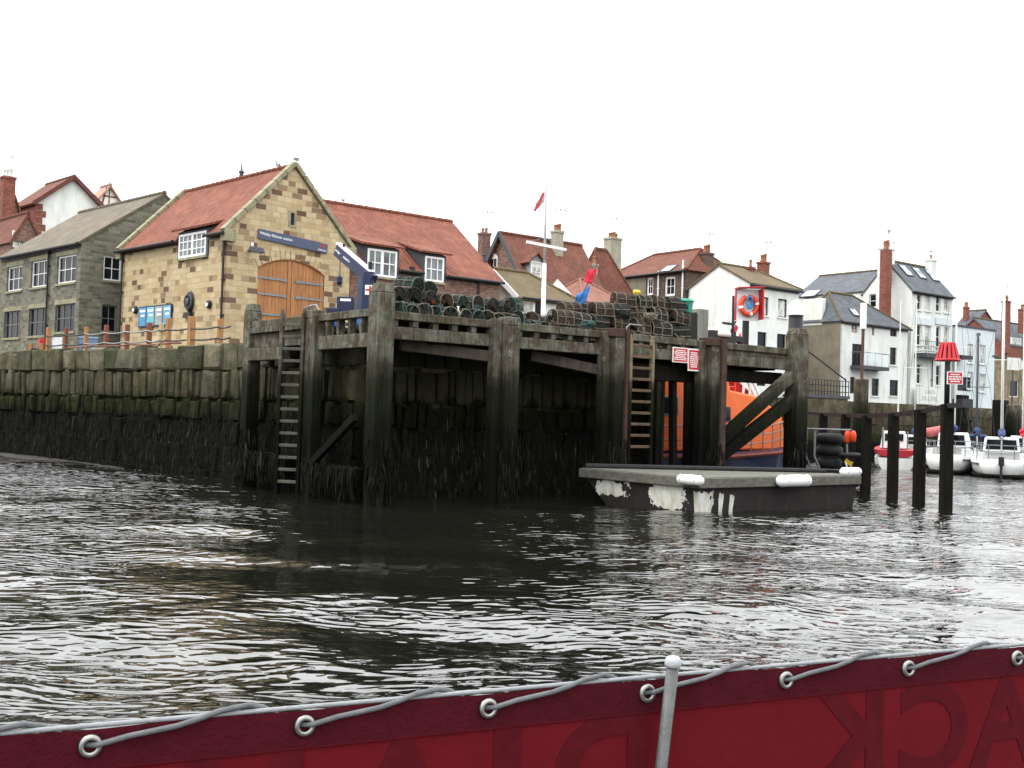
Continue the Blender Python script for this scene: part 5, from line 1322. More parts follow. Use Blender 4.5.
for z in (.35, .75, 1.15):
    for i0, i1, m_ in ((0, 2, BLACKP), (2, 6, GALV), (6, len(pts)-1, BLACKP)):
        mb = MB(); q = []
        for k in range(i0, i1):
            a, b_ = pts[k][0], pts[k+1][0]; q += [a.lerp(b_, i/6)+Vector((0, 0, z-.05*math.sin(math.pi*i/6)))-fnn*.08 for i in range(6)]
        q.append(pts[i1][0]+Vector((0, 0, z))-fnn*.08); mb.tube(q, .03, 5); mb.build('rail' if m_ is BLACKP else 'wire_rail', m_, fn)
lf = thing('low_post_fence', 'pair of short orange posts with a rail at the far end of the quay fence', 'fence', (fpt(31).x, fpt(31).y, GZ)); o_ = Vector((fpt(31).x, fpt(31).y, 0)); mb = MB(); q2 = fpt(42)-o_; q2.z = 0
for q in (Vector((0, 0, 0)), q2):
    mb = MB(); mb.box(q.x-.08, q.x+.08, q.y-.08, q.y+.08, 0, .85); mb.build('post', FENCEW, lf); mb = MB(); mb.bar((0, 0, .6), q2+Vector((0, 0, .6)), .04, .06); mb.build('rail', BLACKP, lf)
rb = fpt(38); t = thing('red_box', 'small red lifebuoy cabinet left of the orange posts', 'cabinet', (rb.x-.1, rb.y+.6, GZ), RZ); mb = MB(); mb.box(-.05, .05, -.05, .05, 0, .75); mb.build('stand', BLACKP, t); mb = MB(); mb.box(-.12, .12, -.1, .1, .75, 1.1); mb.build('cabinet', REDP, t, bevel=.03)
bb = fpt(75.5); t = thing('blue_tarpaulin_bin', 'pale blue bin behind the quay fence', 'bin', (bb.x+.2, bb.y+.9, GZ), math.radians(20)); mb = MB(); mb.box(-.36, .36, -.3, .3, 0, 1.05, 1.08); mb.build('bin', M_var('pale_blue_plastic', (.14, .22, .34), .2, 3, .6), t, bevel=.03); mb = MB(); mb.box(-.42, .42, -.35, .35, 1.05, 1.12, .9); mb.build('lid', M_var('pale_blue_plastic', (.14, .22, .34), .2, 3, .6), t)
wb = fpt(55.5); t = thing('white_notice', 'white notice panel fixed between the first two fence posts', 'sign', (wb.x, wb.y+.2, GZ), .2); mb = MB(); mb.box(-.2, .2, -.02, .02, .35, 1.1); mb.build('panel', WPAINT, t); mb = MB(); mb.box(-.03, .03, .021, .06, 0, 1.0); mb.build('stake', BLACKP, t)
rd = thing('red_hose', 'red-brown hose lying along the quay coping', 'hose', W1+fd*6+Vector((0, 0, 4.5)))
mb = MB(); mb.tube([fd*i*.4+Vector((0, 0, .06*abs(math.sin(i*1.3))+.03))+fnn*.2*math.sin(i*.9) for i in range(22)], .035, 6); mb.build('hose', M_var('faded_red_hose', (.17, .07, .05), .3), rd, True)
# ---- lifeboat
def loft(mb, st, close=True):
    rings = []
    for x, hb, zs, zk, flare in st:
        pr = [(-hb, zs), (-hb*(.97-flare*.3), zs*.55+zk*.45), (-hb*(.8-flare*.5), zk+.25*(zs-zk)), (0, zk), (hb*(.8-flare*.5), zk+.25*(zs-zk)), (hb*(.97-flare*.3), zs*.55+zk*.45), (hb, zs)]
        rings.append([mb.v((x, y, z)) for y, z in pr])
    for A, B in zip(rings, rings[1:]):
        for i in range(6): mb.bm.faces.new((A[i], A[i+1], B[i+1], B[i]))
        mb.bm.faces.new((A[6], A[0], B[0], B[6]))
    mb.bm.faces.new(rings[0]); mb.bm.faces.new(rings[-1][::-1])
lo = L2W(18, 5.9, 0); bt = thing('lifeboat', 'orange and navy lifeboat moored behind the pier timbers', 'lifeboat', lo, RZ)
mb = MB(); loft(mb, [(-6, 1.9, 1.15, -.7, 0), (-3, 2.1, 1.15, -.8, 0), (0, 2.15, 1.15, -.8, 0), (3, 2.0, 1.3, -.7, .2), (5, 1.3, 1.55, -.5, .6), (6.2, .5, 1.75, -.2, .9), (6.6, .06, 1.8, .3, 1)]); mb.build('hull', NAVY, bt)
mb = MB(); mb.tube([(-6, -1.93, 1.05), (-3, -2.14, 1.05), (0, -2.19, 1.05), (3, -2.03, 1.2), (5, -1.33, 1.45), (6.4, -.3, 1.7)], .09, 6); mb.build('belting', M_var('dull_red_belting', (.20, .05, .04)), bt)
mb = MB()
prof = [(-5.0, 1.16), (-4.9, 3.3), (-3.9, 3.75), (-1.4, 4.15), (.65, 4.22), (.85, 3.6), (2.4, 3.42), (3.95, 2.75), (4.2, 1.3)]
def side(y, k): return [(x, y*(1-.12*max(0, (z-1.2))/3), z) for x, z in prof]
mb.hexa(side(-1.45, 0), side(1.45, 0)); wh = mb.build('wheelhouse', ORANGE, bt, bevel=.08)
yo = lambda z: -1.45*(1-.12*(z-1.2)/3)
def panel(name, m, x0, x1, z0, z1, d, parent): 
    mb = MB(); mb.hexa([(x0, yo(z0)+.02, z0), (x1, yo(z0)+.02, z0), (x1, yo(z1)+.02, z1), (x0, yo(z1)+.02, z1)], [(x0, yo(z0)-d, z0), (x1, yo(z0)-d, z0), (x1, yo(z1)-d, z1), (x0, yo(z1)-d, z1)]); return mb.build(name, m, parent, bevel=.02)
for x0, x1, z0, z1 in ((.05, .72, 2.42, 2.88), (-3.1, -2.2, 2.6, 3.2), (-4.6, -3.9, 2.5, 3.2)):
    f = panel('window_surround', GALV if x0 < -2 else NAVY, x0-.07, x1+.07, z0-.07, z1+.07, .02, wh); panel('window', GLDARK, x0, x1, z0, z1, .03, bt)
panel('panel', GALV, .05, .7, 1.35, 2.25, .015, bt)
mb = MB()
for x in (1.3, 2.0, 2.8, 3.6, 4.4, 5.1):
    y = -2.0+max(0, x-2.2)*.30; zd = 1.2+max(0, x-2)*.12; mb.cyl((x, y, zd), (x, y, zd+1.0), .028, n=6)
for dz in (.35, .68, 1.0): mb.tube([(-1.2, -2.1, 1.15+dz), (1.3, -2.0, 1.18+dz), (2.8, -1.82, 1.3+dz), (4.4, -1.34, 1.49+dz), (5.1, -1.13, 1.57+dz)], .024, 5)
for x in (-5, -4, -3, -2, -1.2): mb.cyl((x, -2.0, 1.15), (x, -2.0, 2.15), .028, n=6)
for dz in (.5, 1.0): mb.tube([(-5.2, -2.0, 1.15+dz), (-1.2, -2.1, 1.15+dz)], .024, 5)
mb.build('guard_rail', GALV, bt)
mb = MB()
for y in (-1.0, -.35):
    mb.tube([(1.9, y, 3.3), (2.0, y, 4.05), (2.12, y, 4.1), (2.95, y, 3.0)], .05, 6); mb.tube([(2.3, y, 3.3), (2.35, y, 4.0), (2.5, y, 4.02), (3.3, y, 2.9)], .05, 6)
mb.build('hand_hoops', WPAINT, bt)
mb = MB(); mb.hexa([(1.75, -.9, 3.4), (3.0, -.9, 3.05), (3.0, -.2, 3.05), (1.75, -.2, 3.4)], [(1.75, -.9, 4.0), (2.5, -.9, 3.6), (2.5, -.2, 3.6), (1.75, -.2, 4.0)]); mb.build('liferaft_pod', M_var('dark_red_pod', (.30, .02, .02), .2), bt, bevel=.05)
mb = MB()
for x in (1.0, 1.45): mb.cyl((x, -1.0, 3.5), (x, -1.0, 4.3), .03, n=6)
for z in (3.75, 4.0, 4.25): mb.tube([(1.0, -1.0, z), (1.45, -1.0, z)], .025, 5)
mb.build('ladder_rails', ORANGE2, bt)
Lm = lambda px, py, t=5.9: (lambda sv: Vector((sv-18, t-5.9, at(px, py, L2W(sv, t).y).z)))(s_at(px, t, py))
mb = MB(); a = Lm(733, 345); b_ = Lm(733.5, 296); mb.cyl((a.x, 0, 4.2), b_, .07, .05, 8); c_ = Lm(722.5, 323); mb.bar((b_.x, 0, c_.z), c_, .07, .1); mb.bar(Lm(727, 338), Lm(736, 321), .05, .05); mb.bar(Lm(720, 337), Lm(739, 340), .5, .22); mb.bar((a.x-.5, -.2, 4.2), (a.x-.3, -.1, Lm(730, 338).z), .09, .09); mb.bar((a.x+.5, -.2, 4.2), (a.x+.3, -.1, Lm(730, 338).z), .09, .09)
d_ = Lm(715, 337); mb.box(d_.x-.75, d_.x+.7, -.5, .5, d_.z-.28, d_.z+.22); mb.box(d_.x-.3, d_.x+.3, -.3, .3, 4.0, d_.z-.2); mb.build('mast', BLACKP, bt)
mb = MB(); e_ = Lm(715, 331); mb.lathe((e_.x, 0, e_.z-.25), [(.62, 0), (.66, .1), (.6, .26), (.4, .36), (.05, .4)], 18); mb.build('radome', CREAM, bt, True)
mb = MB(); e_ = Lm(722, 325); mb.lathe((e_.x, 0, e_.z-.12), [(.05, 0), (.10, .05), (.10, .12), (.03, .16)], 8); mb.cyl(Lm(716, 330), Lm(716.5, 318), .03, n=5); mb.build('navigation_light', WPAINT, bt)
f_ = Lm(740, 339); mb = MB(); mb.lathe(f_-Vector((0, 0, .3)), [(.17, 0), (.10, .25), (.02, .55)], 10); mb.build('red_cone', REDP, bt)
g_ = Lm(737, 326); mb = MB(); mb.bar(g_, g_+Vector((-.25, 0, -.4)), .02, .2); mb.build('ensign', REDF, bt)
# ---- black fendered workboat between the end post and the piles
wo = at(825, 468, 40.3); wo.z = 0
wk = thing('workboat', 'black workboat stern with stacked fenders and a grey frame beyond the end post', 'workboat', wo, math.radians(70))
mb = MB(); loft(mb, [(-.3, .85, .7, -.3, 0), (1.5, .95, .7, -.3, 0), (3.0, .8, .8, -.2, .3), (4.2, .1, 1.0, .2, 1)]); mb.build('hull', RUBBER, wk)
mb = MB()
for i, z in enumerate((.95, 1.42, 1.86)): mb.lathe((.3, -.12, z), [(.15, -.2), (.38, -.19), (.46+.03*i, -.08), (.46+.03*i, .09), (.38, .19), (.15, .2)], 18)
mb.build('fender_stack', RUBBER, wk, True)
mb = MB()
for y in (.35, .05): mb.tube([(-.45, y+.12, .3), (-.45, y+.12, .8), (-.45, y+.3, 1.2), (-.4, y+.3, 2.15)], .04, 6)
mb.tube([(-.4, -.9, 2.2), (-.4, .8, 2.2)], .04, 6); mb.tube([(-.4, -.8, 1.0), (-.4, -.75, 2.2)], .035, 6); mb.tube([(-.4, .75, .8), (-.4, .75, 2.2)], .035, 6)
for z in (.35, .6, .85): mb.tube([(-.45, .17, z), (-.45, .47, z)], .03, 6)
mb.build('frame', GALV, wk)
for y, k in ((.82, 1), (-.78, 1), (-.98, .8)):
    mb = MB(); mb.lathe((-.4, y, 1.95), [(.04, -.24*k), (.10, -.17*k), (.11, .08), (.08, .2), (.02, .24)], 12); mb.build('float', ORANGE2, wk, True)
mb = MB(); mb.lathe((-.2, -.95, 1.25), [(.05, -.03), (.45, -.02), (.5, .05), (.4, .12), (.05, .14)], 14); mb.build('dinghy_bow', RUBBER, wk, True)
mb = MB(); mb.bar((-.5, -.75, 1.05), (-.5, -.95, .3), .05, .14); mb.build('striped_tube', WPAINT, wk); mb = MB(); mb.bar((-.52, -.72, 1.1), (-.52, -.98, .98), .06, .16); mb.build('striped_tube_end', YELLOW, wk)
# ---- yachts on the right
BLH = M_var('blue_sail_cover', (.016, .04, .13), .3, 5, .8)
HULLW = M_var('white_gelcoat', (.70, .71, .70), .08, 2, .35, bmp=0, stain=(.5, .5, .45))
def yacht(label, px, py, D, heading, Ln, B, fb, mast_px, mast_top, mast_r, cover, cabin=1.0, mastx=.55, dark_mast=False):
    p = at(px, py, D); y = thing('sailing_yacht', label, 'yacht', (p.x, p.y, 0), heading, 'yachts moored below the harbour wall')
    mb = MB(); loft(mb, [(0, B*.36, fb*.95, -.15, .3), (Ln*.12, B*.43, fb*.93, -.3, .2), (Ln*.35, B*.5, fb*.92, -.4, .2), (Ln*.6, B*.46, fb, -.35, .3), (Ln*.82, B*.28, fb*1.12, -.2, .7), (Ln*.97, B*.06, fb*1.25, .1, 1), (Ln, .02, fb*1.27, .4, 1)])
    mb.build('hull', HULLW, y, True)
    mb = MB()
    for sg in (-1, 1): mb.tube([(0.02, sg*B*.355, fb*.72), (Ln*.12, sg*B*.428, fb*.71), (Ln*.35, sg*B*.498, fb*.70), (Ln*.6, sg*B*.455, fb*.77), (Ln*.82, sg*B*.265, fb*.88)], .035, 5)
    mb.build('blue_stripe', NAVY, y)
    mb = MB(); mb.tube([(.0, 0, .10), (.0, B*.30, .12), (Ln*.12, B*.39, .12), (Ln*.35, B*.45, .12), (Ln*.6, B*.40, .12), (Ln*.82, B*.18, .13), (Ln*.95, .02, .14), (Ln*.82, -B*.18, .13), (Ln*.6, -B*.40, .12), (Ln*.35, -B*.45, .12), (Ln*.12, -B*.39, .12), (.0, -B*.30, .12)], .10, 6, True); mb.build('waterline_shadow_band', DARKT, y)  # dark band painted in for the shadow along the hull's waterline
    mb = MB(); hc = fb+.5*cabin
    mb.hexa([(Ln*.32, -B*.33, fb*.9), (Ln*.75, -B*.2, fb), (Ln*.75, B*.2, fb), (Ln*.32, B*.33, fb*.9)], [(Ln*.33, -B*.28, hc), (Ln*.68, -B*.15, hc-.1), (Ln*.68, B*.15, hc-.1), (Ln*.33, B*.28, hc)])
    cb = mb.build('cabin', HULLW, y, bevel=.05)
    mb = MB()
    for sg in (-1, 1): mb.hexa([(Ln*.37, sg*B*.31, fb+.14), (Ln*.6, sg*B*.235, fb+.16), (Ln*.6, sg*B*.235, fb+.34), (Ln*.37, sg*B*.31, fb+.36)], [(Ln*.37, sg*B*.325, fb+.14), (Ln*.6, sg*B*.25, fb+.16), (Ln*.6, sg*B*.235, fb+.34), (Ln*.37, sg*B*.315, fb+.36)])
    mb.build('cabin_window', GLDARK, cb)
    mb = MB(); mb.hexa([(Ln*.27, -B*.3, fb+.25), (Ln*.42, -B*.3, fb+.5), (Ln*.42, B*.3, fb+.5), (Ln*.27, B*.3, fb+.25)], [(Ln*.27, -B*.27, hc+.45), (Ln*.38, -B*.26, hc+.5), (Ln*.38, B*.26, hc+.5), (Ln*.27, B*.27, hc+.45)]); sh = mb.build('spray_hood', BLH if dark_mast else HULLW, y, bevel=.06)
    mb = MB(); mb.hexa([(Ln*.27-.03, -B*.25, fb+.42), (Ln*.27-.03, B*.25, fb+.42), (Ln*.27-.03, B*.23, hc+.36), (Ln*.27-.03, -B*.23, hc+.36)], [(Ln*.27+.02, -B*.25, fb+.42), (Ln*.27+.02, B*.25, fb+.42), (Ln*.27+.02, B*.23, hc+.36), (Ln*.27+.02, -B*.23, hc+.36)]); mb.build('hood_opening', GLDARK, sh)
    mb = MB(); mb.bar((Ln*.27-.05, 0, fb+.4), (Ln*.27-.05, 0, hc+.4), .06, .06); mb.build('hood_frame', HULLW, sh)
    mb = MB(); mb.box(Ln*.05, Ln*.3, -B*.36, -B*.29, fb*.88, fb+.25); mb.box(Ln*.05, Ln*.3, B*.29, B*.36, fb*.88, fb+.25); mb.build('cockpit_coaming', HULLW, y, bevel=.03)
    mb = MB()
    for z in (.35, .65): mb.tube([(Ln*.25, -B*.44, fb+z), (.1, -B*.38, fb+z), (.02, -B*.2, fb+z), (.02, B*.2, fb+z), (.1, B*.38, fb+z), (Ln*.25, B*.44, fb+z)], .022, 5)
    for a, b in ((.1, -.38), (.02, -.2), (.02, .2), (.1, .38)): mb.cyl((a, b*B, fb*.9), (a, b*B, fb+.65), .02, n=5)
    for x in (.45, .62, .8):
        for sg in (-1, 1): mb.cyl((Ln*x, sg*B*(.46 if x < .6 else .40 if x < .7 else .26), fb), (Ln*x, sg*B*(.46 if x < .6 else .4 if x < .7 else .26), fb+.6), .018, n=5)
    mb.build('guard_rail', GALV, y)
    mt = at(mast_px[0], mast_top, D+Ln*.4*math.sin(heading)); hz = mt.z
    mx = Ln*mastx
    mm = DKGREY if dark_mast else CREAM
    mb = MB(); mb.cyl((mx, 0, fb), (mx, 0, hz), mast_r, mast_r*.8, 8)
    ms = mb.build('mast', mm, y, True)
    mb = MB(); mb.bar((mx, -.7, fb+(hz-fb)*.55), (mx, .7, fb+(hz-fb)*.55), .04, .04); mb.build('spreader', mm, ms)
    mb = MB()
    for sg in (-1, 1): mb.tube([(mx-.1, sg*B*.46, fb), (mx, sg*.7, fb+(hz-fb)*.55), (mx, 0, hz-.1)], .008, 4)
    mb.tube([(Ln*.98, 0, fb*1.25), (mx, 0, hz-.1)], .008, 4); mb.tube([(.05, 0, fb), (mx, 0, hz-.1)], .008, 4); mb.build('rigging', DKGREY, ms)
    mb = MB(); mb.cyl((mx, 0, hc+.45), (Ln*.14, 0, hc+.5), .05, n=8); bo = mb.build('boom', mm, y)
    mb = MB(); mb.tube([(mx-.02, 0, hc+.75), (mx-.4, 0, hc+.62), (Ln*.3, .02, hc+.58), (Ln*.15, 0, hc+.54)], .16, 8, taper=[1.2, 1.1, .9, .6]); mb.build('sail_cover', cover, bo, True)
    return y
H1 = math.radians(62)
yr = yacht('white yacht with black outboard on its rounded stern and a tall pale mast', 1001, 478, 53.5, math.radians(66), 7.2, 2.9, .95, (1009,), 280, .075, BLH, 1.1, .42)
mb = MB(); mb.box(-.32, -.02, -.13, .13, .62, 1.05); mb.box(-.25, -.1, -.06, .06, -.3, .63); mb.build('outboard', BLACKP, yr, bevel=.04)
yacht('white yacht with blue canvas strips and a slim mast behind the nearest pile', 944, 475, 57, math.radians(58), 7.6, 2.6, 1.05, (957,), 262, .05, BLH, 1.2, .35)
yacht('small white yacht with a dark grey mast between the two larger yachts', 981, 470, 62, math.radians(75), 6.4, 2.3, .95, (978,), 334, .07, BLH, 1.2, .3, True)
yacht('small white yacht with a blue cover half hidden behind the second pile', 921, 469, 65, math.radians(80), 5.8, 2.1, .9, (926,), 300, .03, BLH, 1.0, .4)
yacht('white yacht with a red sail cover at the right edge', 1026, 472, 60, math.radians(70), 6.6, 2.3, 1.0, (1034,), 300, .05, REDF, 1.1, .35)
p = at(896, 467, 61); rb_ = thing('red_motor_boat', 'small red and white fishing boat seen between the tarred piles', 'motor boat', (p.x, p.y, 0), math.radians(75))
mb = MB(); loft(mb, [(0, .95, .62, -.2, 0), (1.6, 1.05, .62, -.3, 0), (3.2, .9, .7, -.2, .3), (4.6, .4, .9, 0, .8), (5.2, .03, 1.0, .3, 1)]); mb.build('hull', HULLW, rb_)
mb = MB(); loft(mb, [(-.01, .99, 1.05, .62, 0), (1.6, 1.09, 1.05, .62, 0), (3.2, .94, 1.13, .7, .0), (4.6, .43, 1.28, .9, .0), (5.25, .03, 1.38, 1.0, 0)]); mb.build('red_topsides', M_var('dark_red_paint', (.36, .015, .022), .2, 3, .5), rb_)
mb = MB(); mb.hexa([(1.8, -.75, 1.1), (3.4, -.6, 1.15), (3.4, .6, 1.15), (1.8, .75, 1.1)], [(1.9, -.62, 2.1), (2.9, -.5, 2.1), (2.9, .5, 2.1), (1.9, .62, 2.1)]); cb = mb.build('cabin', HULLW, rb_, bevel=.05)
mb = MB(); mb.box(1.80, 1.86, -.5, .5, 1.55, 1.95); mb.build('window', GLDARK, cb)
mb = MB(); mb.cyl((.4, .7, 1.1), (.4, .7, 2.3), .05, n=6); mb.cyl((.3, -.6, 1.1), (.3, -.6, 2.1), .04, n=6); mb.box(.2, .6, -.2, .2, 1.1, 1.6); mb.cyl((1.9, 0, 2.1), (1.9, 0, 3.0), .03, n=6); mb.build('gear', GALV, rb_)
rk = thing('rolled_red_canvas', 'rolled red canvas on a boat behind the last two piles', 'canvas', at(935, 430, 59.5))
mb = MB(); mb.tube([(-1.0, 0, -.1), (-.3, 0, -.15), (.4, .1, 0), (.8, .1, .25), (.9, .1, .6)], .26, 8, taper=[.7, 1, 1, .8, .5]); mb.build('canvas', M_var('faded_red_canvas', (.45, .12, .12), .25, 3), rk, True)
mb = MB(); mb.cyl((-.5, .05, -1.8), (-.5, .05, -.2), .05, n=6); mb.cyl((.4, .1, -1.8), (.4, .1, -.2), .05, n=6); mb.build('supports', DKGREY, rk)
p = at(897, 450, 63); mk2 = thing('slim_mast', 'slim pale mast in front of the white harbour cottage', 'mast', (p.x, p.y, 0)); mb = MB(); mb.cyl((0, 0, -1), (.05, 0, at(898.5, 300, 63).z), .05, .03, 6); mb.build('spar', CREAM, mk2)
p = at(1016, 420, 66); dp = thing('direction_arrow', 'pale arrow shaped sign by the right edge', 'sign', at(1016, 364, 80), math.radians(20)); mb = MB(); mb.extr([(-.75, 0, -.45), (.35, 0, -.45), (.9, 0, 0), (.35, 0, .45), (-.75, 0, .45)], (0, .06, 0)); mb.build('board', CREAM, dp); mb = MB(); mb.cyl((-.2, .1, -3.5), (-.2, .1, .3), .06, n=6); mb.build('post', DKGREY, dp)
# harbour wall timbers and a dark lamp post on the right
for i, (px, y0, y1, w) in enumerate(((961, 395, 440, .5), (1000, 400, 440, .6), (1013, 405, 440, .5))):
    p = at(px, 430, 78); t = thing('fender_pile', ('dark fender pile under the flat roofed white house', 'dark fender pile left of the tall yacht mast', 'dark fender pile at the right edge')[i], 'pile', (p.x, p.y, 0), RZ, 'fender piles on the harbour wall'); mb = MB(); mb.box(-w, w, -.3, .3, -1, at(px, y0, 78).z); mb.build('timber', TIMBER if i == 2 else DARKT, t, bevel=.05)
p = at(962, 420, 76); lp = thing('quayside_winch', 'black hoist with a small platform on the harbour wall', 'hoist', (p.x, p.y, 2.2), RZ)
mb = MB(); mb.box(-.6, .7, -.4, .4, 1.6, 2.2); mb.bar((.2, 0, 1.6), (.9, 0, .3), .12, .12); mb.bar((1.3, 0, 0), (.6, 0, 1.4), .12, .12); mb.box(.8, 1.9, -.3, .3, .6, .8); mb.build('machine', BLACKP, lp)
# ---- gulls
def gull(label, px, py, D):
    g = thing('gull', label, 'gull', at(px, py, D), RND.uniform(0, 6.28), 'gulls perched on roofs')
    mb = MB(); st = [(-.22, .015, .02), (-.14, .05, .03), (-.02, .085, .03), (.08, .075, .05), (.15, .045, .11), (.19, .05, .15), (.23, .035, .155), (.25, .012, .145), (.29, .008, .135)]
    rings = []
    for x, r, z in st: rings.append([mb.v((x, r*.85*math.cos(2*math.pi*k/10), .14+z+r*math.sin(2*math.pi*k/10))) for k in range(10)])
    for A, B in zip(rings, rings[1:]):
        for k in range(10): mb.bm.faces.new((A[k], A[(k+1) % 10], B[(k+1) % 10], B[k]))
    mb.bm.faces.new(rings[0]); mb.bm.faces.new(rings[-1])
    for y in (-.03, .03): mb.cyl((0, y, -.0), (0, y, .12), .008, n=5)
    mb.build('body', WPAINT, g, True)
    mb = MB()
    for sg in (-1, 1): mb.hexa([(.08, sg*.07, .2), (-.05, sg*.085, .24), (-.3, sg*.02, .17), (-.05, sg*.08, .13)], [(.08, sg*.085, .2), (-.05, sg*.1, .24), (-.3, sg*.03, .17), (-.05, sg*.095, .13)])
    mb.build('wing', GALV, g)
gull('gull on the ridge left of the lifeboat house gable peak', 277.5, 168.5, 49.5)
gull('gull at the very peak of the lifeboat house gable', 297, 163.5, 48.3)
gull('gull on the ridge of the pantiled brick wing', 343, 203.5, 55)
gull('gull on the white chimney of the tall white house', 932, 253.5, 88)
gull('gull on the brick chimney stack of the tall white house', 893.5, 245, 85)
# ------------------------------------------------------------------ foreground rail with canvas dodger
Q0, Q6 = at(90, 746, 1.52), at(1015, 657, 2.28)
def QN(n, z, off=0.0):
    p = Q0.lerp(Q6, n/6); d = (Q6-Q0); d.z = 0; d.normalize(); nn = Vector((d.y, -d.x, 0))
    return Vector((p.x, p.y, z))+nn*off
bd = (Q6-Q0); bd.z = 0; bd.normalize(); bnn = Vector((bd.y, -bd.x, 0)); ban = math.atan2(bd.y, bd.x)
ZE = (Q0.z+Q6.z)/2
ZT = (at(90, 723, 1.52).z+at(1015, 648, 2.28).z)/2
NOFF = lambda px: (px-90)/(238.7-.0833*px)
cd = thing('canvas_dodger', 'dark red canvas dodger with eyelets lashed along the boat rail', 'canvas dodger', QN(3, 0)); c0 = QN(3, 0)
cm, nt, b = newmat('red_canvas', .9, .08)
P = pos(nt); col = mix(nt, ramp(nt, noise(nt, P, 5, 6, .7), [(.3, 0.), (.7, 1.)]), (.092, .0045, .0085), (.118, .006, .0105))
col = mix(nt, ramp(nt, noise(nt, scl(nt, P, (3, 3, 1)), 7, 6, .8), [(.6, 0.), (.72, .6)]), col, (.07, .006, .008))
nt.links.new(col, b.inputs['Base Color'])
wv = node(nt, 'ShaderNodeTexNoise', {'Vector': scl(nt, P, (1, 1, .4)), 'Scale': 9., 'Detail': 3.}).outputs[0]
fine = noise(nt, P, 420, 2)
bump(nt, b, mth(nt, 'ADD', wv, mth(nt, 'MULTIPLY', fine, .07)), .55, .02)
hm = M_var('red_canvas_hem', (.058, .005, .010), .2, 20, .9, .08)
lm = M_var('sewn_letter_shadow', (.074, .005, .009), .2, 30, .9, .08, bmp=0)
def strip(mb, n0, n1, z0, z1, off, th=.002, N=80, sc=0):
    F_, B_ = [], []
    for i in range(N+1):
        n = n0+(n1-n0)*i/N
        zz = z1-sc*(.5-.5*math.cos(2*math.pi*n))
        F_.append((mb.v(QN(n, z0, off)-c0), mb.v(QN(n, zz, off)-c0))); B_.append((mb.v(QN(n, z0, off-th)-c0), mb.v(QN(n, zz, off-th)-c0)))
    for i in range(N):
        a, b_, c, d = F_[i], F_[i+1], B_[i], B_[i+1]
        mb.bm.faces.new((a[0], b_[0], b_[1], a[1])); mb.bm.faces.new((c[1], d[1], d[0], c[0])); mb.bm.faces.new((a[1], b_[1], d[1], c[1])); mb.bm.faces.new((c[0], d[0], b_[0], a[0]))
mb = MB(); strip(mb, -2.5, 9, 1.15, ZT-.006, 0, sc=-.004); mb.build('canvas', cm, cd, recalc=False)
mb = MB(); strip(mb, -2.5, 9, ZE-.034, ZT-.004, .0025, .0022, sc=-.004); hemo = mb.build('hem', hm, cd, recalc=False)
mb = MB(); strip(mb, -2.5, 9, ZE-.0345, ZE-.0325, .0032, .0008); mb.build('stitching', lm, hemo, recalc=False)
for n in range(-2, 9):
    mb = MB(); q = QN(n, ZE, .006)-c0
    mb.lathe((0, 0, 0), [(.0075, -.002), (.0078, .002), (.0105, .0045), (.0145, .0030), (.0165, 0), (.0165, -.0035)], 28)
    rot_ = bnn.to_track_quat('Z', 'Y').to_matrix()
    for v in mb.bm.verts: v.co = rot_ @ v.co + q
    for f in [f for f in mb.bm.faces if len(f.verts) > 4]: mb.bm.faces.remove(f)
    mb.build('eyelet', EYELET, cd, True)
for body, n, w in (('A', NOFF(1006), .20), ('C', NOFF(935), .18), ('K', NOFF(846), .185), ('D', NOFF(603), .18), ('I', NOFF(508), .048), ('A', NOFF(402), .20), ('M', .72, .17), ('O', -.02, .16), ('N', -.75, .15), ('D', -1.45, .15), ('L', 6.75, .12), ('B', 7.5, .14)):
    t = text_mesh(body, w, 'letter', lm, cd, mirror=True, depth=.0006, height=.185, bold=.03)
    q = QN(n, ZE-.030-.0925, .0010)-c0; t.location = q; t.rotation_euler = (math.pi/2, 0, ban)
GW = thing('guard_wire', 'pale plastic covered wire along the top of the red canvas', 'guard wire', c0)
mb = MB(); mb.tube([QN(-2.6+i*.3, ZT+.0015, .0)-c0 for i in range(40)], .0036, 8); mb.build('wire', M_var('pale_wire', (.24, .25, .26), .1, 30, .6), GW, True)
lr = thing('lashing_rope', 'grey cord laced through the eyelets and over the guard wire', 'rope', c0)
mb = MB()
for n in range(-3, 9):
    pts = [QN(n-.05, ZE+.002, -.007), QN(n-.008, ZE+.001, .002), QN(n+.03, ZE+.002, .0105), QN(n+.16, ZE+.010, .010), QN(n+.38, ZT-.007, .0095), QN(n+.49, ZT+.001, .0098), QN(n+.58, ZT+.008, .0055), QN(n+.72, ZT+.011, -.001), QN(n+.80, ZT+.004, -.009), QN(n+.90, ZE+.010, -.011), QN(n+.955, ZE+.002, -.0075)]
    mb.tube([p-c0 for p in pts], .0041, 8)
mb.build('cord', ROPE, lr, True)
sa, sb_ = at(673, 665, 1.875), at(648, 880, 1.87); so = Vector((sb_.x, sb_.y, 1.1))
stn = thing('stanchion', 'grey steel stanchion leaning in front of the red canvas', 'stanchion', so)
mb = MB(); dirs = (sa-sb_).normalized(); mb.cyl(sb_-dirs*.3-so, sa-so, .0105, n=14); mb.build('tube', M_var('dull_grey_steel', (.10, .105, .10), .3, 20, .45, metal=.4), stn, True)
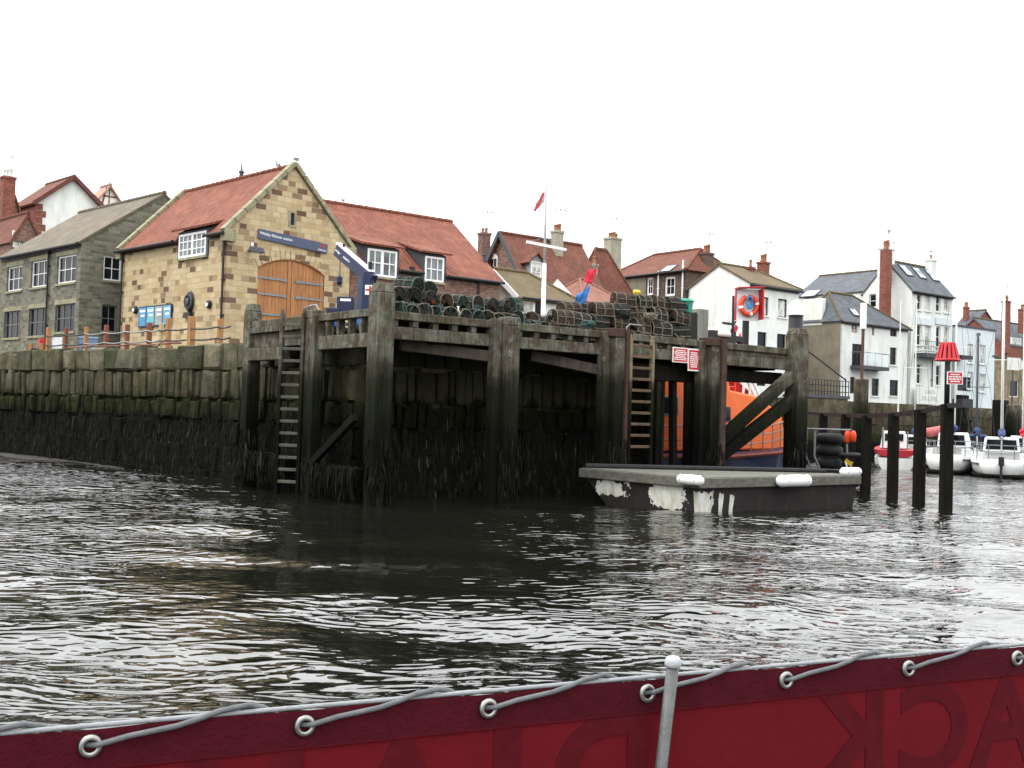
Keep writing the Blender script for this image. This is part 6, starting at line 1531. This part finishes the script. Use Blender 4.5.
mb = MB(); mb.lathe(sa-so-Vector((0, 0, .004)), [(.012, 0), (.0145, .004), (.0145, .012), (.010, .018), (.002, .02)], 14); mb.build('cap', M_var('pale_cap', (.36, .38, .40), .1), stn, True)
# ------------------------------------------------------------------ light
w = bpy.data.worlds.new('World'); SC.world = w; w.use_nodes = True
nt = w.node_tree; bg = nt.nodes['Background']
SE, SA = math.radians(50), math.radians(-95)   # sun: behind-left of the camera
sky = nt.nodes.new('ShaderNodeTexSky'); sky.sky_type = 'NISHITA'; sky.sun_disc = False
sky.sun_elevation = SE; sky.sun_rotation = SA; sky.dust_density = 4; sky.air_density = 1.2
tc = nt.nodes.new('ShaderNodeTexCoord')
cl = node(nt, 'ShaderNodeTexNoise', {'Vector': tc.outputs['Generated'], 'Scale': 2.0, 'Detail': 5.0}).outputs[0]
gz = node(nt, 'ShaderNodeSeparateXYZ', {0: tc.outputs['Generated']}).outputs[2]
zen = ramp(nt, mth(nt, 'MAXIMUM', gz, 0.0), [(0., 0.36), (.5, .70), (1., 1.)])
cloud = mix(nt, 1.0, ramp(nt, cl, [(.3, (20.5, 20.9, 21.3)), (.7, (24.5, 24.6, 24.5))]), zen, 'MULTIPLY')
nt.links.new(mix(nt, .88, sky.outputs[0], cloud), bg.inputs['Color']); bg.inputs['Strength'].default_value = .10
sl_ = bpy.data.lights.new('sun', 'SUN'); sl_.energy = .8; sl_.angle = math.radians(25); sl_.color = (1, .96, .90)
so_ = bpy.data.objects.new('sun', sl_); COL.objects.link(so_)
az = SA
dv = Vector((math.sin(az)*math.cos(SE), math.cos(az)*math.cos(SE), math.sin(SE)))
so_.rotation_euler = dv.to_track_quat('Z', 'Y').to_euler()
so_.location = (0, 0, 60)
SC.view_settings.view_transform = 'Standard'; SC.view_settings.look = 'None'; SC.view_settings.gamma = 1; SC.view_settings.use_curve_mapping = False
SC.view_settings.exposure = 1.1
SC.cycles.max_bounces = 6; SC.cycles.caustics_reflective = False; SC.cycles.caustics_refractive = False
print('POTS', NP, 'OBJECTS', len(bpy.data.objects))
